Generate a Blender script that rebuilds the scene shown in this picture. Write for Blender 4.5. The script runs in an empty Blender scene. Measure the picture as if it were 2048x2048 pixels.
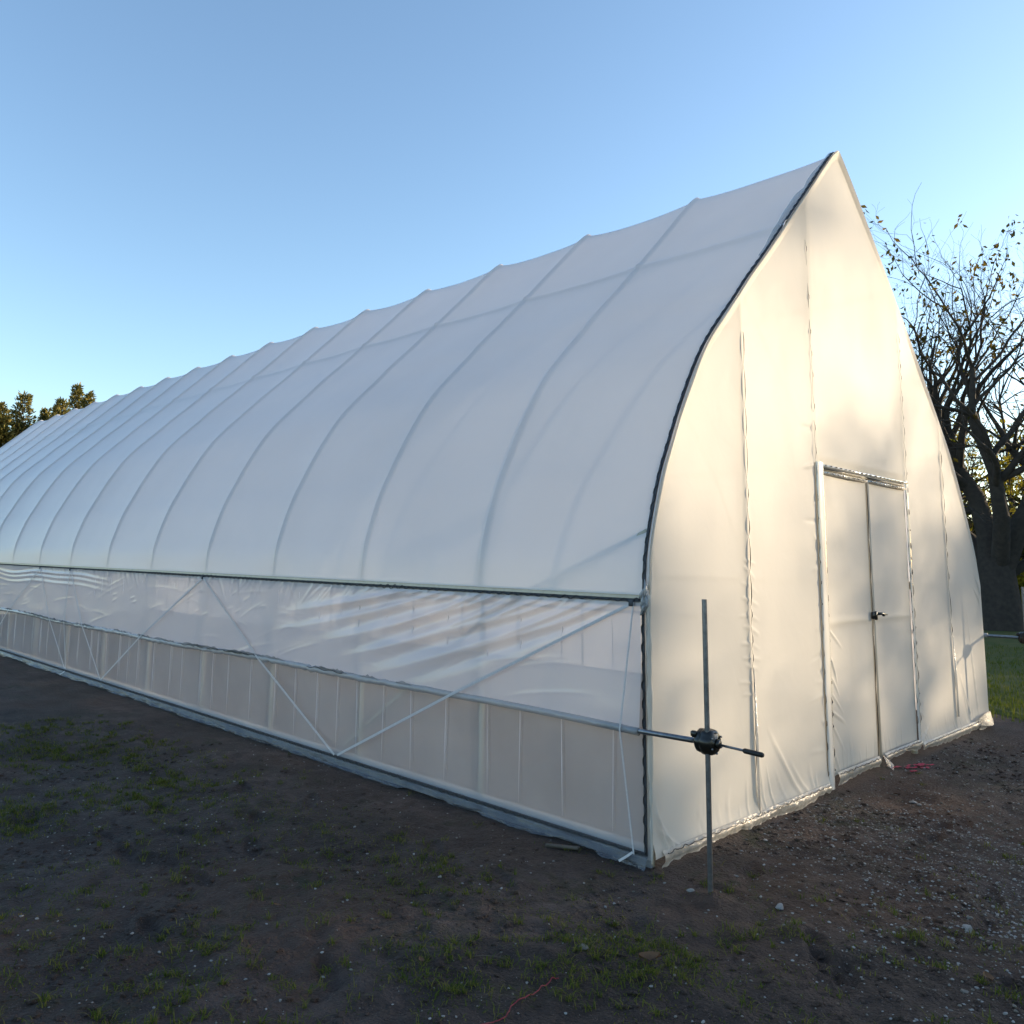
import bpy, math, random
import numpy as np
from mathutils import Vector, Matrix

random.seed(7)
RNG = np.random.default_rng(7)
scene = bpy.context.scene
COL = scene.collection

# ------------------------------------------------------------------ camera
CAMP = np.array([-3.9478, -2.6319, 1.6])
YAW, PITCH, ROLL, FPX = 0.8154, 0.1326, 0.0177, 1651.54
fw = np.array([math.cos(PITCH) * math.cos(YAW), math.cos(PITCH) * math.sin(YAW), math.sin(PITCH)])
rt = np.array([math.sin(YAW), -math.cos(YAW), 0.0])
up = np.cross(rt, fw)
r2 = rt * math.cos(ROLL) + up * math.sin(ROLL)
u2 = -rt * math.sin(ROLL) + up * math.cos(ROLL)
cam_d = bpy.data.cameras.new('camera')
cam = bpy.data.objects.new('camera', cam_d)
COL.objects.link(cam)
M = Matrix(((r2[0], u2[0], -fw[0], CAMP[0]), (r2[1], u2[1], -fw[1], CAMP[1]), (r2[2], u2[2], -fw[2], CAMP[2]), (0, 0, 0, 1)))
cam.matrix_world = M
cam_d.sensor_width = 36.0
cam_d.sensor_fit = 'HORIZONTAL'
cam_d.lens = FPX / 2048 * 36.0
cam_d.shift_x = 108.64 / 2048
cam_d.shift_y = -125.73 / 2048
cam_d.clip_start = 0.05
cam_d.clip_end = 2000
scene.camera = cam

# ------------------------------------------------------------------ sky, sun, exposure
SUN_AZ, SUN_EL = math.radians(-30.0), math.radians(10.0)
SUN = np.array([math.cos(SUN_EL) * math.cos(SUN_AZ), math.cos(SUN_EL) * math.sin(SUN_AZ), math.sin(SUN_EL)])
world = bpy.data.worlds.new('World')
scene.world = world
world.use_nodes = True
wn = world.node_tree
wn.nodes.clear()
sky = wn.nodes.new('ShaderNodeTexSky')
sky.sky_type = 'NISHITA'
sky.sun_disc = False
sky.sun_elevation = SUN_EL
sky.sun_rotation = math.pi / 2 - SUN_AZ
sky.altitude = 50
sky.air_density = 1.0
sky.dust_density = 0.7
sky.ozone_density = 2.0
bg = wn.nodes.new('ShaderNodeBackground')
bg.inputs['Strength'].default_value = 0.15
wo = wn.nodes.new('ShaderNodeOutputWorld')
wn.links.new(sky.outputs[0], bg.inputs[0])
wn.links.new(bg.outputs[0], wo.inputs[0])

sun_d = bpy.data.lights.new('sun', 'SUN')
sun_d.energy = 4.0
sun_d.angle = math.radians(0.6)
sun_d.color = (1.0, 0.80, 0.55)
sun = bpy.data.objects.new('sun', sun_d)
COL.objects.link(sun)
sun.rotation_euler = Vector(SUN).to_track_quat('Z', 'Y').to_euler()
sun.location = (30, -20, 15)

scene.view_settings.view_transform = 'Standard'
scene.view_settings.look = 'None'
scene.view_settings.gamma = 1.0
scene.view_settings.exposure = 1.39
scene.view_settings.use_curve_mapping = False
scene.cycles.max_bounces = 10
scene.cycles.diffuse_bounces = 4
scene.cycles.glossy_bounces = 3
scene.cycles.transmission_bounces = 6
scene.cycles.transparent_max_bounces = 24
scene.cycles.use_denoising = True
scene.cycles.sample_clamp_indirect = 6


# ------------------------------------------------------------------ helpers
def fin(name, verts, faces, mats, parent=None, smooth=True, mat_idx=None):
    me = bpy.data.meshes.new(name)
    if isinstance(verts, np.ndarray):
        verts = verts.reshape(-1, 3).tolist()
    if isinstance(faces, np.ndarray):
        faces = faces.tolist()
    me.from_pydata(verts, [], faces)
    if not isinstance(mats, (list, tuple)):
        mats = [mats]
    for m in mats:
        me.materials.append(m)
    n = len(me.polygons)
    if smooth:
        me.polygons.foreach_set('use_smooth', np.ones(n, dtype=bool))
    if mat_idx is not None:
        me.polygons.foreach_set('material_index', np.asarray(mat_idx, dtype=np.int32))
    me.update()
    o = bpy.data.objects.new(name, me)
    COL.objects.link(o)
    if parent is not None:
        o.parent = parent
    return o


def tag(o, label=None, cat=None, group=None, kind=None):
    if label:
        o['label'] = label
    if cat:
        o['category'] = cat
    if group:
        o['group'] = group
    if kind:
        o['kind'] = kind
    return o


def empty(name, loc=(0, 0, 0)):
    o = bpy.data.objects.new(name, None)
    o.location = loc
    o.empty_display_size = 0.2
    COL.objects.link(o)
    return o


def copy_tree(root):
    c = root.copy()
    COL.objects.link(c)
    for ch in root.children:
        d = ch.copy()
        COL.objects.link(d)
        d.parent = c
        for g in ch.children:
            e = g.copy()
            COL.objects.link(e)
            e.parent = d
    return c


_TF, _TR = {}, {}


def trig(n):
    if n not in _TR:
        a = np.arange(n) * 2 * math.pi / n
        _TR[n] = (np.cos(a), np.sin(a))
    return _TR[n]


def tube_faces(k, n, cap):
    key = (k, n, cap)
    if key not in _TF:
        fs = []
        for i in range(k - 1):
            for a in range(n):
                c = (a + 1) % n
                fs.append((i * n + a, i * n + c, (i + 1) * n + c, (i + 1) * n + a))
        if cap:
            fs.append(tuple(range(n - 1, -1, -1)))
            fs.append(tuple(range((k - 1) * n, k * n)))
        _TF[key] = fs
    return _TF[key]


class MB:
    def __init__(self):
        self.v, self.f, self.m = [], [], []

    def add(self, vs, fs, mi=0):
        b = len(self.v)
        self.v.extend(vs)
        self.f.extend([tuple([i + b for i in q]) for q in fs])
        self.m.extend([mi] * len(fs))

    def box(self, c, s, mi=0, bev=0.0, rot=None):
        x, y, z = s[0] / 2, s[1] / 2, s[2] / 2
        vs = []
        fs = []
        b = min(bev, x * .9, y * .9, z * .9)
        if b <= 0:
            vs = [(-x, -y, -z), (x, -y, -z), (x, y, -z), (-x, y, -z), (-x, -y, z), (x, -y, z), (x, y, z), (-x, y, z)]
            fs = [(0, 3, 2, 1), (4, 5, 6, 7), (0, 1, 5, 4), (1, 2, 6, 5), (2, 3, 7, 6), (3, 0, 4, 7)]
        else:
            def ring(px, py, pz):
                return [(-px + b, -py, pz), (px - b, -py, pz), (px, -py + b, pz), (px, py - b, pz), (px - b, py, pz), (-px + b, py, pz), (-px, py - b, pz), (-px, -py + b, pz)]
            r0 = ring(x - b, y - b, -z)
            r1 = ring(x, y, -z + b)
            r2_ = ring(x, y, z - b)
            r3 = ring(x - b, y - b, z)
            vs = r0 + r1 + r2_ + r3
            fs = [tuple(range(7, -1, -1)), tuple(range(24, 32))]
            for k in range(3):
                for i in range(8):
                    j = (i + 1) % 8
                    fs.append((k * 8 + i, k * 8 + j, k * 8 + 8 + j, k * 8 + 8 + i))
        out = []
        for p in vs:
            p = Vector(p)
            if rot is not None:
                p = rot @ p
            out.append((p.x + c[0], p.y + c[1], p.z + c[2]))
        self.add(out, fs, mi)

    def tube(self, pts, rad, n=8, mi=0, cap=True):
        P = np.asarray(pts, float)
        k = len(P)
        R = np.full(k, rad) if np.isscalar(rad) else np.asarray(rad, float)
        T = np.empty_like(P)
        T[1:-1] = P[2:] - P[:-2]
        T[0] = P[1] - P[0]
        T[-1] = P[-1] - P[-2]
        T /= np.sqrt((T * T).sum(1))[:, None] + 1e-9
        tl = T.tolist()
        t0 = tl[0]
        if abs(t0[2]) < .9:
            a, b, c = t0[1], -t0[0], 0.0
        else:
            a, b, c = 0.0, t0[2], -t0[1]
        fr = []
        for tx, ty, tz in tl:
            d = a * tx + b * ty + c * tz
            a, b, c = a - tx * d, b - ty * d, c - tz * d
            l = math.sqrt(a * a + b * b + c * c)
            if l < 1e-6:
                a, b, c = ty * .8 - tz * .5, tz * .3 - tx * .8, tx * .5 - ty * .3
                l = math.sqrt(a * a + b * b + c * c)
            a, b, c = a / l, b / l, c / l
            fr.append((a, b, c))
        A = np.array(fr)
        B = np.stack([T[:, 1] * A[:, 2] - T[:, 2] * A[:, 1], T[:, 2] * A[:, 0] - T[:, 0] * A[:, 2], T[:, 0] * A[:, 1] - T[:, 1] * A[:, 0]], 1)
        ct, st = trig(n)
        V = P[:, None, :] + R[:, None, None] * (A[:, None, :] * ct[None, :, None] + B[:, None, :] * st[None, :, None])
        fs = tube_faces(k, n, cap)
        self.add(V.reshape(-1, 3).tolist(), fs, mi)

    def build(self, name, mats, parent=None, smooth=True):
        return fin(name, self.v, self.f, mats, parent, smooth, self.m)


def grid_faces(nu, nv):
    i = np.arange(nu - 1)[:, None] * nv + np.arange(nv - 1)[None, :]
    return np.stack([i, i + nv, i + nv + 1, i + 1], -1).reshape(-1, 4)


def vnoise(x, y, seed=0):
    """smooth value noise, vectorised"""
    xi, yi = np.floor(x).astype(np.int64), np.floor(y).astype(np.int64)
    xf, yf = x - xi, y - yi

    def h(a, b):
        n = (a * 374761393 + b * 668265263 + seed * 1274126177) & 0x7fffffff
        n = ((n ^ (n >> 13)) * 1274126177) & 0x7fffffff
        return ((n ^ (n >> 16)) & 0xffff) / 65535.0
    u, v = xf * xf * (3 - 2 * xf), yf * yf * (3 - 2 * yf)
    return (h(xi, yi) * (1 - u) + h(xi + 1, yi) * u) * (1 - v) + (h(xi, yi + 1) * (1 - u) + h(xi + 1, yi + 1) * u) * v


def fbm(x, y, oct=4, seed=0):
    s, a, t = 0.0, 1.0, 0.0
    for k in range(oct):
        s = s + a * (vnoise(x * 2 ** k, y * 2 ** k, seed + k) - .5)
        t += a
        a *= .5
    return s / t * 2


# ------------------------------------------------------------------ materials
def mat(name):
    m = bpy.data.materials.new(name)
    m.use_nodes = True
    nt = m.node_tree
    nt.nodes.clear()
    return m, nt


def N(nt, t, **kw):
    n = nt.nodes.new(t)
    for k, v in kw.items():
        if k in n.inputs:
            n.inputs[k].default_value = v
        else:
            setattr(n, k, v)
    return n


def film(name, col, trans, transl, gloss, rough, bump=0.0, bscale=8.0, haze=None):
    """plastic sheeting: diffuse + light passing through + clear share + sheen"""
    m, nt = mat(name)
    L = nt.links.new
    out = N(nt, 'ShaderNodeOutputMaterial')
    tc = N(nt, 'ShaderNodeTexCoord')
    dif = N(nt, 'ShaderNodeBsdfDiffuse')
    trl = N(nt, 'ShaderNodeBsdfTranslucent')
    tra = N(nt, 'ShaderNodeBsdfTransparent')
    gls = N(nt, 'ShaderNodeBsdfGlossy')
    gls.inputs['Roughness'].default_value = rough
    gls.inputs['Color'].default_value = (1, 1, 1, 1)
    no = N(nt, 'ShaderNodeTexNoise')
    no.inputs['Scale'].default_value = 1.3
    no.inputs['Detail'].default_value = 5
    L(tc.outputs['Object'], no.inputs['Vector'])
    mixc = N(nt, 'ShaderNodeMix', data_type='RGBA')
    mixc.inputs[6].default_value = tuple(c * .93 for c in col) + (1,)
    mixc.inputs[7].default_value = tuple(min(1, c * 1.04) for c in col) + (1,)
    L(no.outputs['Fac'], mixc.inputs[0])
    L(mixc.outputs[2], dif.inputs['Color'])
    L(mixc.outputs[2], trl.inputs['Color'])
    tra.inputs['Color'].default_value = (.97, .97, .95, 1)
    m1 = N(nt, 'ShaderNodeMixShader')
    m1.inputs[0].default_value = transl
    L(dif.outputs[0], m1.inputs[1])
    L(trl.outputs[0], m1.inputs[2])
    m2 = N(nt, 'ShaderNodeMixShader')
    # small haze variation of the clear share
    mr = N(nt, 'ShaderNodeMapRange')
    mr.inputs['To Min'].default_value = trans * .8
    mr.inputs['To Max'].default_value = trans * 1.2
    L(no.outputs['Fac'], mr.inputs['Value'])
    L(mr.outputs[0], m2.inputs[0])
    L(m1.outputs[0], m2.inputs[1])
    L(tra.outputs[0], m2.inputs[2])
    # Schlick sheen, the same on both faces of the sheet
    lw = N(nt, 'ShaderNodeLayerWeight')
    lw.inputs['Blend'].default_value = .5
    pw = N(nt, 'ShaderNodeMath', operation='POWER')
    pw.inputs[1].default_value = 5.0
    L(lw.outputs['Facing'], pw.inputs[0])
    sc = N(nt, 'ShaderNodeMath', operation='MULTIPLY_ADD')
    sc.inputs[1].default_value = .6
    sc.inputs[2].default_value = .04
    L(pw.outputs[0], sc.inputs[0])
    mg = N(nt, 'ShaderNodeMath', operation='MULTIPLY')
    mg.inputs[1].default_value = gloss
    L(sc.outputs[0], mg.inputs[0])
    m3 = N(nt, 'ShaderNodeMixShader')
    L(mg.outputs[0], m3.inputs[0])
    L(m2.outputs[0], m3.inputs[1])
    L(gls.outputs[0], m3.inputs[2])
    if bump > 0:
        nb = N(nt, 'ShaderNodeTexNoise')
        nb.inputs['Scale'].default_value = bscale
        nb.inputs['Detail'].default_value = 4
        nb.inputs['Distortion'].default_value = .6
        L(tc.outputs['Object'], nb.inputs['Vector'])
        bp = N(nt, 'ShaderNodeBump')
        bp.inputs['Strength'].default_value = bump
        bp.inputs['Distance'].default_value = .02
        L(nb.outputs['Fac'], bp.inputs['Height'])
        for s in (dif, trl, gls):
            L(bp.outputs[0], s.inputs['Normal'])
    L(m3.outputs[0], out.inputs[0])
    return m


def pbr(name, col, rough=.6, metal=0.0, col2=None, scale=10.0, bump=0.0, spec=.5, detail=6):
    m, nt = mat(name)
    L = nt.links.new
    out = N(nt, 'ShaderNodeOutputMaterial')
    p = N(nt, 'ShaderNodeBsdfPrincipled')
    p.inputs['Roughness'].default_value = rough
    p.inputs['Metallic'].default_value = metal
    p.inputs['Specular IOR Level'].default_value = spec
    tc = N(nt, 'ShaderNodeTexCoord')
    no = N(nt, 'ShaderNodeTexNoise')
    no.inputs['Scale'].default_value = scale
    no.inputs['Detail'].default_value = detail
    L(tc.outputs['Object'], no.inputs['Vector'])
    if col2 is None:
        col2 = tuple(c * .75 for c in col)
    mx = N(nt, 'ShaderNodeMix', data_type='RGBA')
    mr = N(nt, 'ShaderNodeMapRange')
    mr.inputs['From Min'].default_value = .3
    mr.inputs['From Max'].default_value = .7
    L(no.outputs['Fac'], mr.inputs['Value'])
    L(mr.outputs[0], mx.inputs[0])
    mx.inputs[6].default_value = tuple(col) + (1,)
    mx.inputs[7].default_value = tuple(col2) + (1,)
    L(mx.outputs[2], p.inputs['Base Color'])
    if bump > 0:
        b = N(nt, 'ShaderNodeBump')
        b.inputs['Strength'].default_value = bump
        b.inputs['Distance'].default_value = .01
        L(no.outputs['Fac'], b.inputs['Height'])
        L(b.outputs[0], p.inputs['Normal'])
    L(p.outputs[0], out.inputs[0])
    return m


def leafmat(name, cols, transl=.35):
    m, nt = mat(name)
    L = nt.links.new
    out = N(nt, 'ShaderNodeOutputMaterial')
    geo = N(nt, 'ShaderNodeNewGeometry')
    cr = N(nt, 'ShaderNodeValToRGB')
    e = cr.color_ramp.elements
    while len(e) < len(cols):
        e.new(.5)
    for i, c in enumerate(cols):
        e[i].position = i / max(1, len(cols) - 1)
        e[i].color = tuple(c) + (1,)
    L(geo.outputs['Random Per Island'], cr.inputs[0])
    d = N(nt, 'ShaderNodeBsdfDiffuse')
    t = N(nt, 'ShaderNodeBsdfTranslucent')
    L(cr.outputs[0], d.inputs[0])
    L(cr.outputs[0], t.inputs[0])
    mx = N(nt, 'ShaderNodeMixShader')
    mx.inputs[0].default_value = transl
    L(d.outputs[0], mx.inputs[1])
    L(t.outputs[0], mx.inputs[2])
    L(mx.outputs[0], out.inputs[0])
    return m


F_ROOF = film('roof_film', (.83, .815, .84), 0.0, .45, .8, .30, .08, 3.0)
F_GABLE = film('gable_film', (.68, .65, .595), .04, .42, .08, .42, .10, 5.0)
F_SIDE = film('clear_side_film', (.90, .91, .95), .62, .42, .9, .12, .06, 6.0)
F_CURT = film('curtain_film', (.84, .81, .86), .30, .45, 1.0, .16, .06, 5.0)
F_TAIL = film('crumpled_film', (.46, .47, .49), .36, .35, 1.6, .22, .5, 30.0)
F_POST = film('glossy_wrapped_film', (.80, .77, .72), .02, .2, 3.0, .14, .05, 12.0)
F_TAILG = film('soiled_gable_film', (.50, .46, .40), .15, .35, 1.0, .28, .5, 30.0)
F_SHADE = film('shade_toned_film', (.13, .14, .17), .42, .30, 1.0, .25, .6, 30.0)  # shade at the foot of the side wall put into the film colour
GALV = pbr('galvanised_steel', (.24, .25, .27), .36, .85, (.15, .16, .18), 40)
GALV_IN = pbr('galvanised_bow', (.58, .52, .40), .45, .2, (.48, .43, .34), 30)
CHAN = pbr('weathered_channel', (.050, .055, .065), .65, 0, (.03, .034, .042), 30)
WIRE = pbr('black_coated_wire', (.016, .018, .024), .4, 0)
BLACKP = pbr('black_plastic', (.010, .010, .009), .28, 0, (.014, .013, .010), 40, .1)
GRIP = pbr('rubber_grip', (.008, .008, .008), .55, 0, None, 60, .2)
STRAP = pbr('white_webbing', (.58, .57, .58), .7, 0, (.48, .47, .49), 80, .2)
REDC = pbr('red_cord', (.28, .02, .03), .6, 0, (.18, .012, .02), 60)
REDP = pbr('red_ribbon', (.50, .02, .07), .7, 0, (.25, .02, .04), 30)
WOODB = pbr('weathered_board', (.10, .075, .055), .85, 0, (.06, .045, .035), 18, .3)
BARK = pbr('bark', (.050, .042, .034), .95, 0, (.028, .024, .020), 9, .6)
BARK2 = pbr('bark_grey', (.075, .065, .055), .95, 0, (.04, .035, .03), 9, .6)
STONE = pbr('stone_grey', (.34, .325, .31), .85, 0, (.18, .172, .165), 25, .4)
STONE2 = pbr('stone_brown', (.20, .18, .155), .85, 0, (.11, .10, .085), 25, .4)
LEAFB = pbr('dead_leaf', (.16, .075, .030), .8, 0, (.09, .045, .02), 30, .2)
TWIGM = pbr('dead_twig', (.11, .085, .06), .9, 0, (.07, .05, .035), 20, .3)

# ------------------------------------------------------------------ ground
GH_L = 20.95


_fr = random.Random(44)
FOOT = [(_fr.uniform(-2.6, 3.2), _fr.uniform(-1.7, -.35), _fr.uniform(-.6, .9)) for _ in range(26)] + [(_fr.uniform(-2.4, -.6), _fr.uniform(.2, 3.2), _fr.uniform(.8, 2.2)) for _ in range(16)]


def ground_z(x, y):
    z = .030 * fbm(x * .45, y * .45, 3, 3) + .022 * fbm(x * 1.7, y * 1.7, 4, 11) + .024 * fbm(x * 6, y * 6, 5, 21) + .010 * np.maximum(0, fbm(x * 13, y * 13, 3, 27))
    # clods: gravelly, rougher on the right of the picture
    rough = np.clip((x * .8 - y * .7 + .4) / 2.2, 0, 1)
    z = z + rough * .010 * np.maximum(0, fbm(x * 22, y * 22, 3, 31)) + .006 * fbm(x * 26, y * 26, 2, 41)
    # two shallow wheel ruts past the gable
    for off in (1.35, 2.55):
        d = (y + off + .10 * np.sin(x * .9))
        z = z - .034 * np.exp(-(d / .11) ** 2) * np.clip((x + .6) / 1.5, 0, 1) * np.exp(-((x - 4) / 6) ** 2)
    for fx, fy, fa in FOOT:
        ca, sa = math.cos(fa), math.sin(fa)
        a_ = (x - fx) * ca + (y - fy) * sa
        b_ = -(x - fx) * sa + (y - fy) * ca
        e_ = np.sqrt((a_ / .13) ** 2 + (b_ / .045) ** 2)
        z = z - .016 * np.clip((1.15 - e_) / .3, 0, 1) + .006 * np.exp(-((e_ - 1.25) / .2) ** 2)
    # hollow scraped in front of the door post and of the gable
    z = z - .05 * np.exp(-(((x - 2.55) / .45) ** 2 + ((y + .28) / .22) ** 2))
    z = z - .02 * np.exp(-(((x - 4.9) / .9) ** 2 + ((y + .25) / .18) ** 2))
    rp = np.hypot(x + .101, y + .397)
    z = z + .016 * np.exp(-(rp / .07) ** 2) * (1 + fbm(x * 40, y * 40, 2, 55)) - .012 * np.exp(-((rp - .13) / .04) ** 2)
    # keep the ground under the house sheeting
    dx = np.maximum(np.maximum(-x, x - 6.17), 0)
    dy = np.maximum(np.maximum(-y, y - GH_L), 0)
    d = np.sqrt(dx * dx + dy * dy)
    k = np.clip(d / .35, 0, 1)
    z = (z - .006) * k - .012 * (1 - k)
    far = np.clip((np.sqrt(x * x + y * y) - 25) / 40, 0, 1)
    return z * (1 - far)


def axis_pts(a, b, d, far, g=1.06):
    mid = list(np.arange(a, b, d))
    s, p, hi = d, mid[-1], []
    while p < far:
        s *= g
        p += s
        hi.append(p)
    s, p, lo = d, a, []
    while p > -far:
        s *= g
        p -= s
        lo.append(p)
    return np.array(lo[::-1] + mid + hi)


gx, gy = axis_pts(-3.3, 1.9, .022, 700, 1.05), axis_pts(-2.1, 2.3, .022, 700, 1.05)
GX, GY = np.meshgrid(gx, gy, indexing='ij')
GZ = ground_z(GX, GY)


def soil_material():
    m, nt = mat('bare_soil')
    L = nt.links.new
    out = N(nt, 'ShaderNodeOutputMaterial')
    p = N(nt, 'ShaderNodeBsdfPrincipled')
    tc = N(nt, 'ShaderNodeTexCoord')
    sep = N(nt, 'ShaderNodeSeparateXYZ')
    L(tc.outputs['Object'], sep.inputs[0])

    def noise(scale, det=6, dist=0.0):
        n = N(nt, 'ShaderNodeTexNoise')
        n.inputs['Scale'].default_value = scale
        n.inputs['Detail'].default_value = det
        n.inputs['Distortion'].default_value = dist
        L(tc.outputs['Object'], n.inputs['Vector'])
        return n.outputs['Fac']

    def rng(v, a, b):
        r = N(nt, 'ShaderNodeMapRange')
        r.inputs['From Min'].default_value = a
        r.inputs['From Max'].default_value = b
        L(v, r.inputs['Value'])
        return r.outputs[0]

    def mix(f, a, b):
        x = N(nt, 'ShaderNodeMix', data_type='RGBA')
        L(f, x.inputs[0])
        for s, i in ((a, 6), (b, 7)):
            if isinstance(s, tuple):
                x.inputs[i].default_value = s + (1,)
            else:
                L(s, x.inputs[i])
        return x.outputs[2]
    c = mix(rng(noise(1.1, 6, .4), .38, .62), (0.0244, 0.0142, 0.0102), (0.0803, 0.0547, 0.0464))
    c = mix(rng(noise(9, 8), .42, .62), c, (0.0387, 0.0243, 0.0188))
    c = mix(rng(noise(.55, 4), .52, .66), c, (0.0605, 0.0309, 0.0188))
    # thin green film of moss and seedlings
    gm = N(nt, 'ShaderNodeMath', operation='MULTIPLY')
    L(rng(noise(1.6, 5, .5), .52, .70), gm.inputs[0])
    L(rng(noise(14, 5), .45, .6), gm.inputs[1])
    c = mix(gm.outputs[0], c, (0.0232, 0.0221, 0.0066))
    # pale grit
    vor = N(nt, 'ShaderNodeTexVoronoi')
    vor.inputs['Scale'].default_value = 105
    L(tc.outputs['Object'], vor.inputs['Vector'])
    gr = N(nt, 'ShaderNodeMath', operation='LESS_THAN')
    gr.inputs[1].default_value = .26
    L(vor.outputs['Distance'], gr.inputs[0])
    gg = N(nt, 'ShaderNodeMath', operation='MULTIPLY')
    L(gr.outputs[0], gg.inputs[0])
    L(rng(noise(22, 3), .46, .60), gg.inputs[1])
    c = mix(gg.outputs[0], c, (0.1085, 0.0747, 0.0611))
    L(c, p.inputs['Base Color'])
    rr = N(nt, 'ShaderNodeMapRange')
    rr.inputs['To Min'].default_value = .62
    rr.inputs['To Max'].default_value = .95
    L(noise(2.5, 5), rr.inputs['Value'])
    L(rr.outputs[0], p.inputs['Roughness'])
    p.inputs['Specular IOR Level'].default_value = .35
    b1 = N(nt, 'ShaderNodeBump')
    b1.inputs['Strength'].default_value = 1.0
    b1.inputs['Distance'].default_value = .03
    L(noise(55, 9), b1.inputs['Height'])
    b2 = N(nt, 'ShaderNodeBump')
    b2.inputs['Strength'].default_value = .6
    b2.inputs['Distance'].default_value = .004
    L(vor.outputs['Distance'], b2.inputs['Height'])
    L(b1.outputs[0], b2.inputs['Normal'])
    L(b2.outputs[0], p.inputs['Normal'])
    L(p.outputs[0], out.inputs[0])
    return m


SOIL = soil_material()
ground = fin('ground', np.stack([GX, GY, GZ], -1), grid_faces(len(gx), len(gy)), SOIL)
tag(ground, kind='structure')


def gzs(x, y):
    return float(ground_z(np.array([x], float), np.array([y], float))[0])


# ------------------------------------------------------------------ greenhouse
W = 6.165
HS = 1.42
house = empty('greenhouse', (0, 0, 0))
tag(house, 'long white plastic film greenhouse with pointed arch gable and double doors', 'greenhouse')
BOWS = [0.0] + [1.33 + 1.3078 * i for i in range(16)]
GH_L = BOWS[-1]

KEY = [(0, 1.42), (.026, 1.66), (.16, 2.08), (.262, 2.285), (.433, 2.597), (.686, 2.969), (1.13, 3.413), (1.278, 3.563), (1.593, 3.853), (2.25, 4.487), (2.846, 5.050), (2.925, 5.092),
       (2.995, 5.050), (3.636, 4.480), (4.09, 4.055), (5.08, 3.09), (5.45, 2.70), (5.82, 2.156), (6.03, 1.78), (6.165, 1.42)]


def catmull(K, n):
    K = np.array(K, float)
    P = np.vstack([2 * K[0] - K[1], K, 2 * K[-1] - K[-2]])
    out = []
    for i in range(1, len(P) - 2):
        for t in np.linspace(0, 1, n, endpoint=False):
            d01 = np.linalg.norm(P[i] - P[i - 1]) ** .5 + 1e-6
            d12 = np.linalg.norm(P[i + 1] - P[i]) ** .5 + 1e-6
            d23 = np.linalg.norm(P[i + 2] - P[i + 1]) ** .5 + 1e-6
            t0, t1, t2, t3 = 0, d01, d01 + d12, d01 + d12 + d23
            u = t1 + (t2 - t1) * t
            A1 = (t1 - u) / (t1 - t0) * P[i - 1] + (u - t0) / (t1 - t0) * P[i]
            A2 = (t2 - u) / (t2 - t1) * P[i] + (u - t1) / (t2 - t1) * P[i + 1]
            A3 = (t3 - u) / (t3 - t2) * P[i + 1] + (u - t2) / (t3 - t2) * P[i + 2]
            B1 = (t2 - u) / (t2 - t0) * A1 + (u - t0) / (t2 - t0) * A2
            B2 = (t3 - u) / (t3 - t1) * A2 + (u - t1) / (t3 - t1) * A3
            out.append((t2 - u) / (t2 - t1) * B1 + (u - t1) / (t2 - t1) * B2)
    out.append(K[-1])
    return np.array(out)


raw = catmull(KEY, 24)
seg = np.r_[0, np.cumsum(np.linalg.norm(np.diff(raw, axis=0), axis=1))]
ARCL = seg[-1]
pk_s = seg[np.argmax(raw[:, 1])]


def arc(s):
    return np.stack([np.interp(s, seg, raw[:, 0]), np.interp(s, seg, raw[:, 1])], -1)


def arc_n(s):
    t = arc(s + .01) - arc(s - .01)
    t = t / np.maximum(np.linalg.norm(t, axis=-1, keepdims=True), 1e-9)
    return np.stack([-t[..., 1], t[..., 0]], -1)


# --- roof film: tight over each bow, sunken between them
def on_arc_x(z):
    k = np.argmax(raw[:, 1])
    return float(np.interp(z, raw[:k, 1], raw[:k, 0]))


SS = np.linspace(0.0, ARCL, 300)
ys = []
for a, b in zip(BOWS[:-1], BOWS[1:]):
    u = np.linspace(0, 1, 22, endpoint=False)
    u = .5 - .5 * np.cos(np.pi * u)
    ys += list(a + (b - a) * u)
ys.append(BOWS[-1])
YS = np.array(ys)
sagmax = np.zeros_like(YS)
for i, (a, b) in enumerate(zip(BOWS[:-1], BOWS[1:])):
    k = (YS >= a) & (YS <= b)
    u = (YS[k] - a) / (b - a)
    D = .046 if i else .030
    sagmax[k] = D * (1 - np.abs(2 * u - 1) ** 2.2) ** .72
A2 = arc(SS)
N2 = arc_n(np.clip(SS, .02, ARCL - .02))
amp = .35 + .65 * np.minimum(np.exp(-((SS - pk_s) / 1.3) ** 2) + .55 * np.exp(-((SS - 1.0) / .9) ** 2), 1)
amp = amp * np.clip(SS / .35, .05, 1) * np.clip((ARCL - SS) / .35, .05, 1)
S_, Y_ = np.meshgrid(SS, YS, indexing='ij')
near = np.min(np.abs(YS[:, None] - np.array(BOWS)[None, :]), 1)
PURL_S = float(np.interp(on_arc_x(4.14), raw[:np.argmax(raw[:, 1]), 0], seg[:np.argmax(raw[:, 1])]))
rib = .017 * np.exp(-(near / .016) ** 2)
disp = -(amp[:, None] * sagmax[None, :]) + rib[None, :] * np.clip(SS / .3, 0, 1)[:, None] * np.clip((ARCL - SS) / .3, 0, 1)[:, None] + .014 * np.exp(-((S_ - PURL_S) / .030) ** 2) + .0035 * fbm(Y_ * 3.1, S_ * .45, 3, 8) * np.clip(S_ / .3, 0, 1) + .006 * fbm(S_ * 1.1, Y_ * .9, 3, 5) * np.clip(S_ / .3, 0, 1)
RV = np.stack([A2[:, None, 0] + N2[:, None, 0] * disp, np.broadcast_to(YS[None, :], S_.shape), A2[:, None, 1] + N2[:, None, 1] * disp], -1)
roof = fin('roof_cover', RV, grid_faces(len(SS), len(YS))[:, ::-1], F_ROOF, house)

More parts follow.
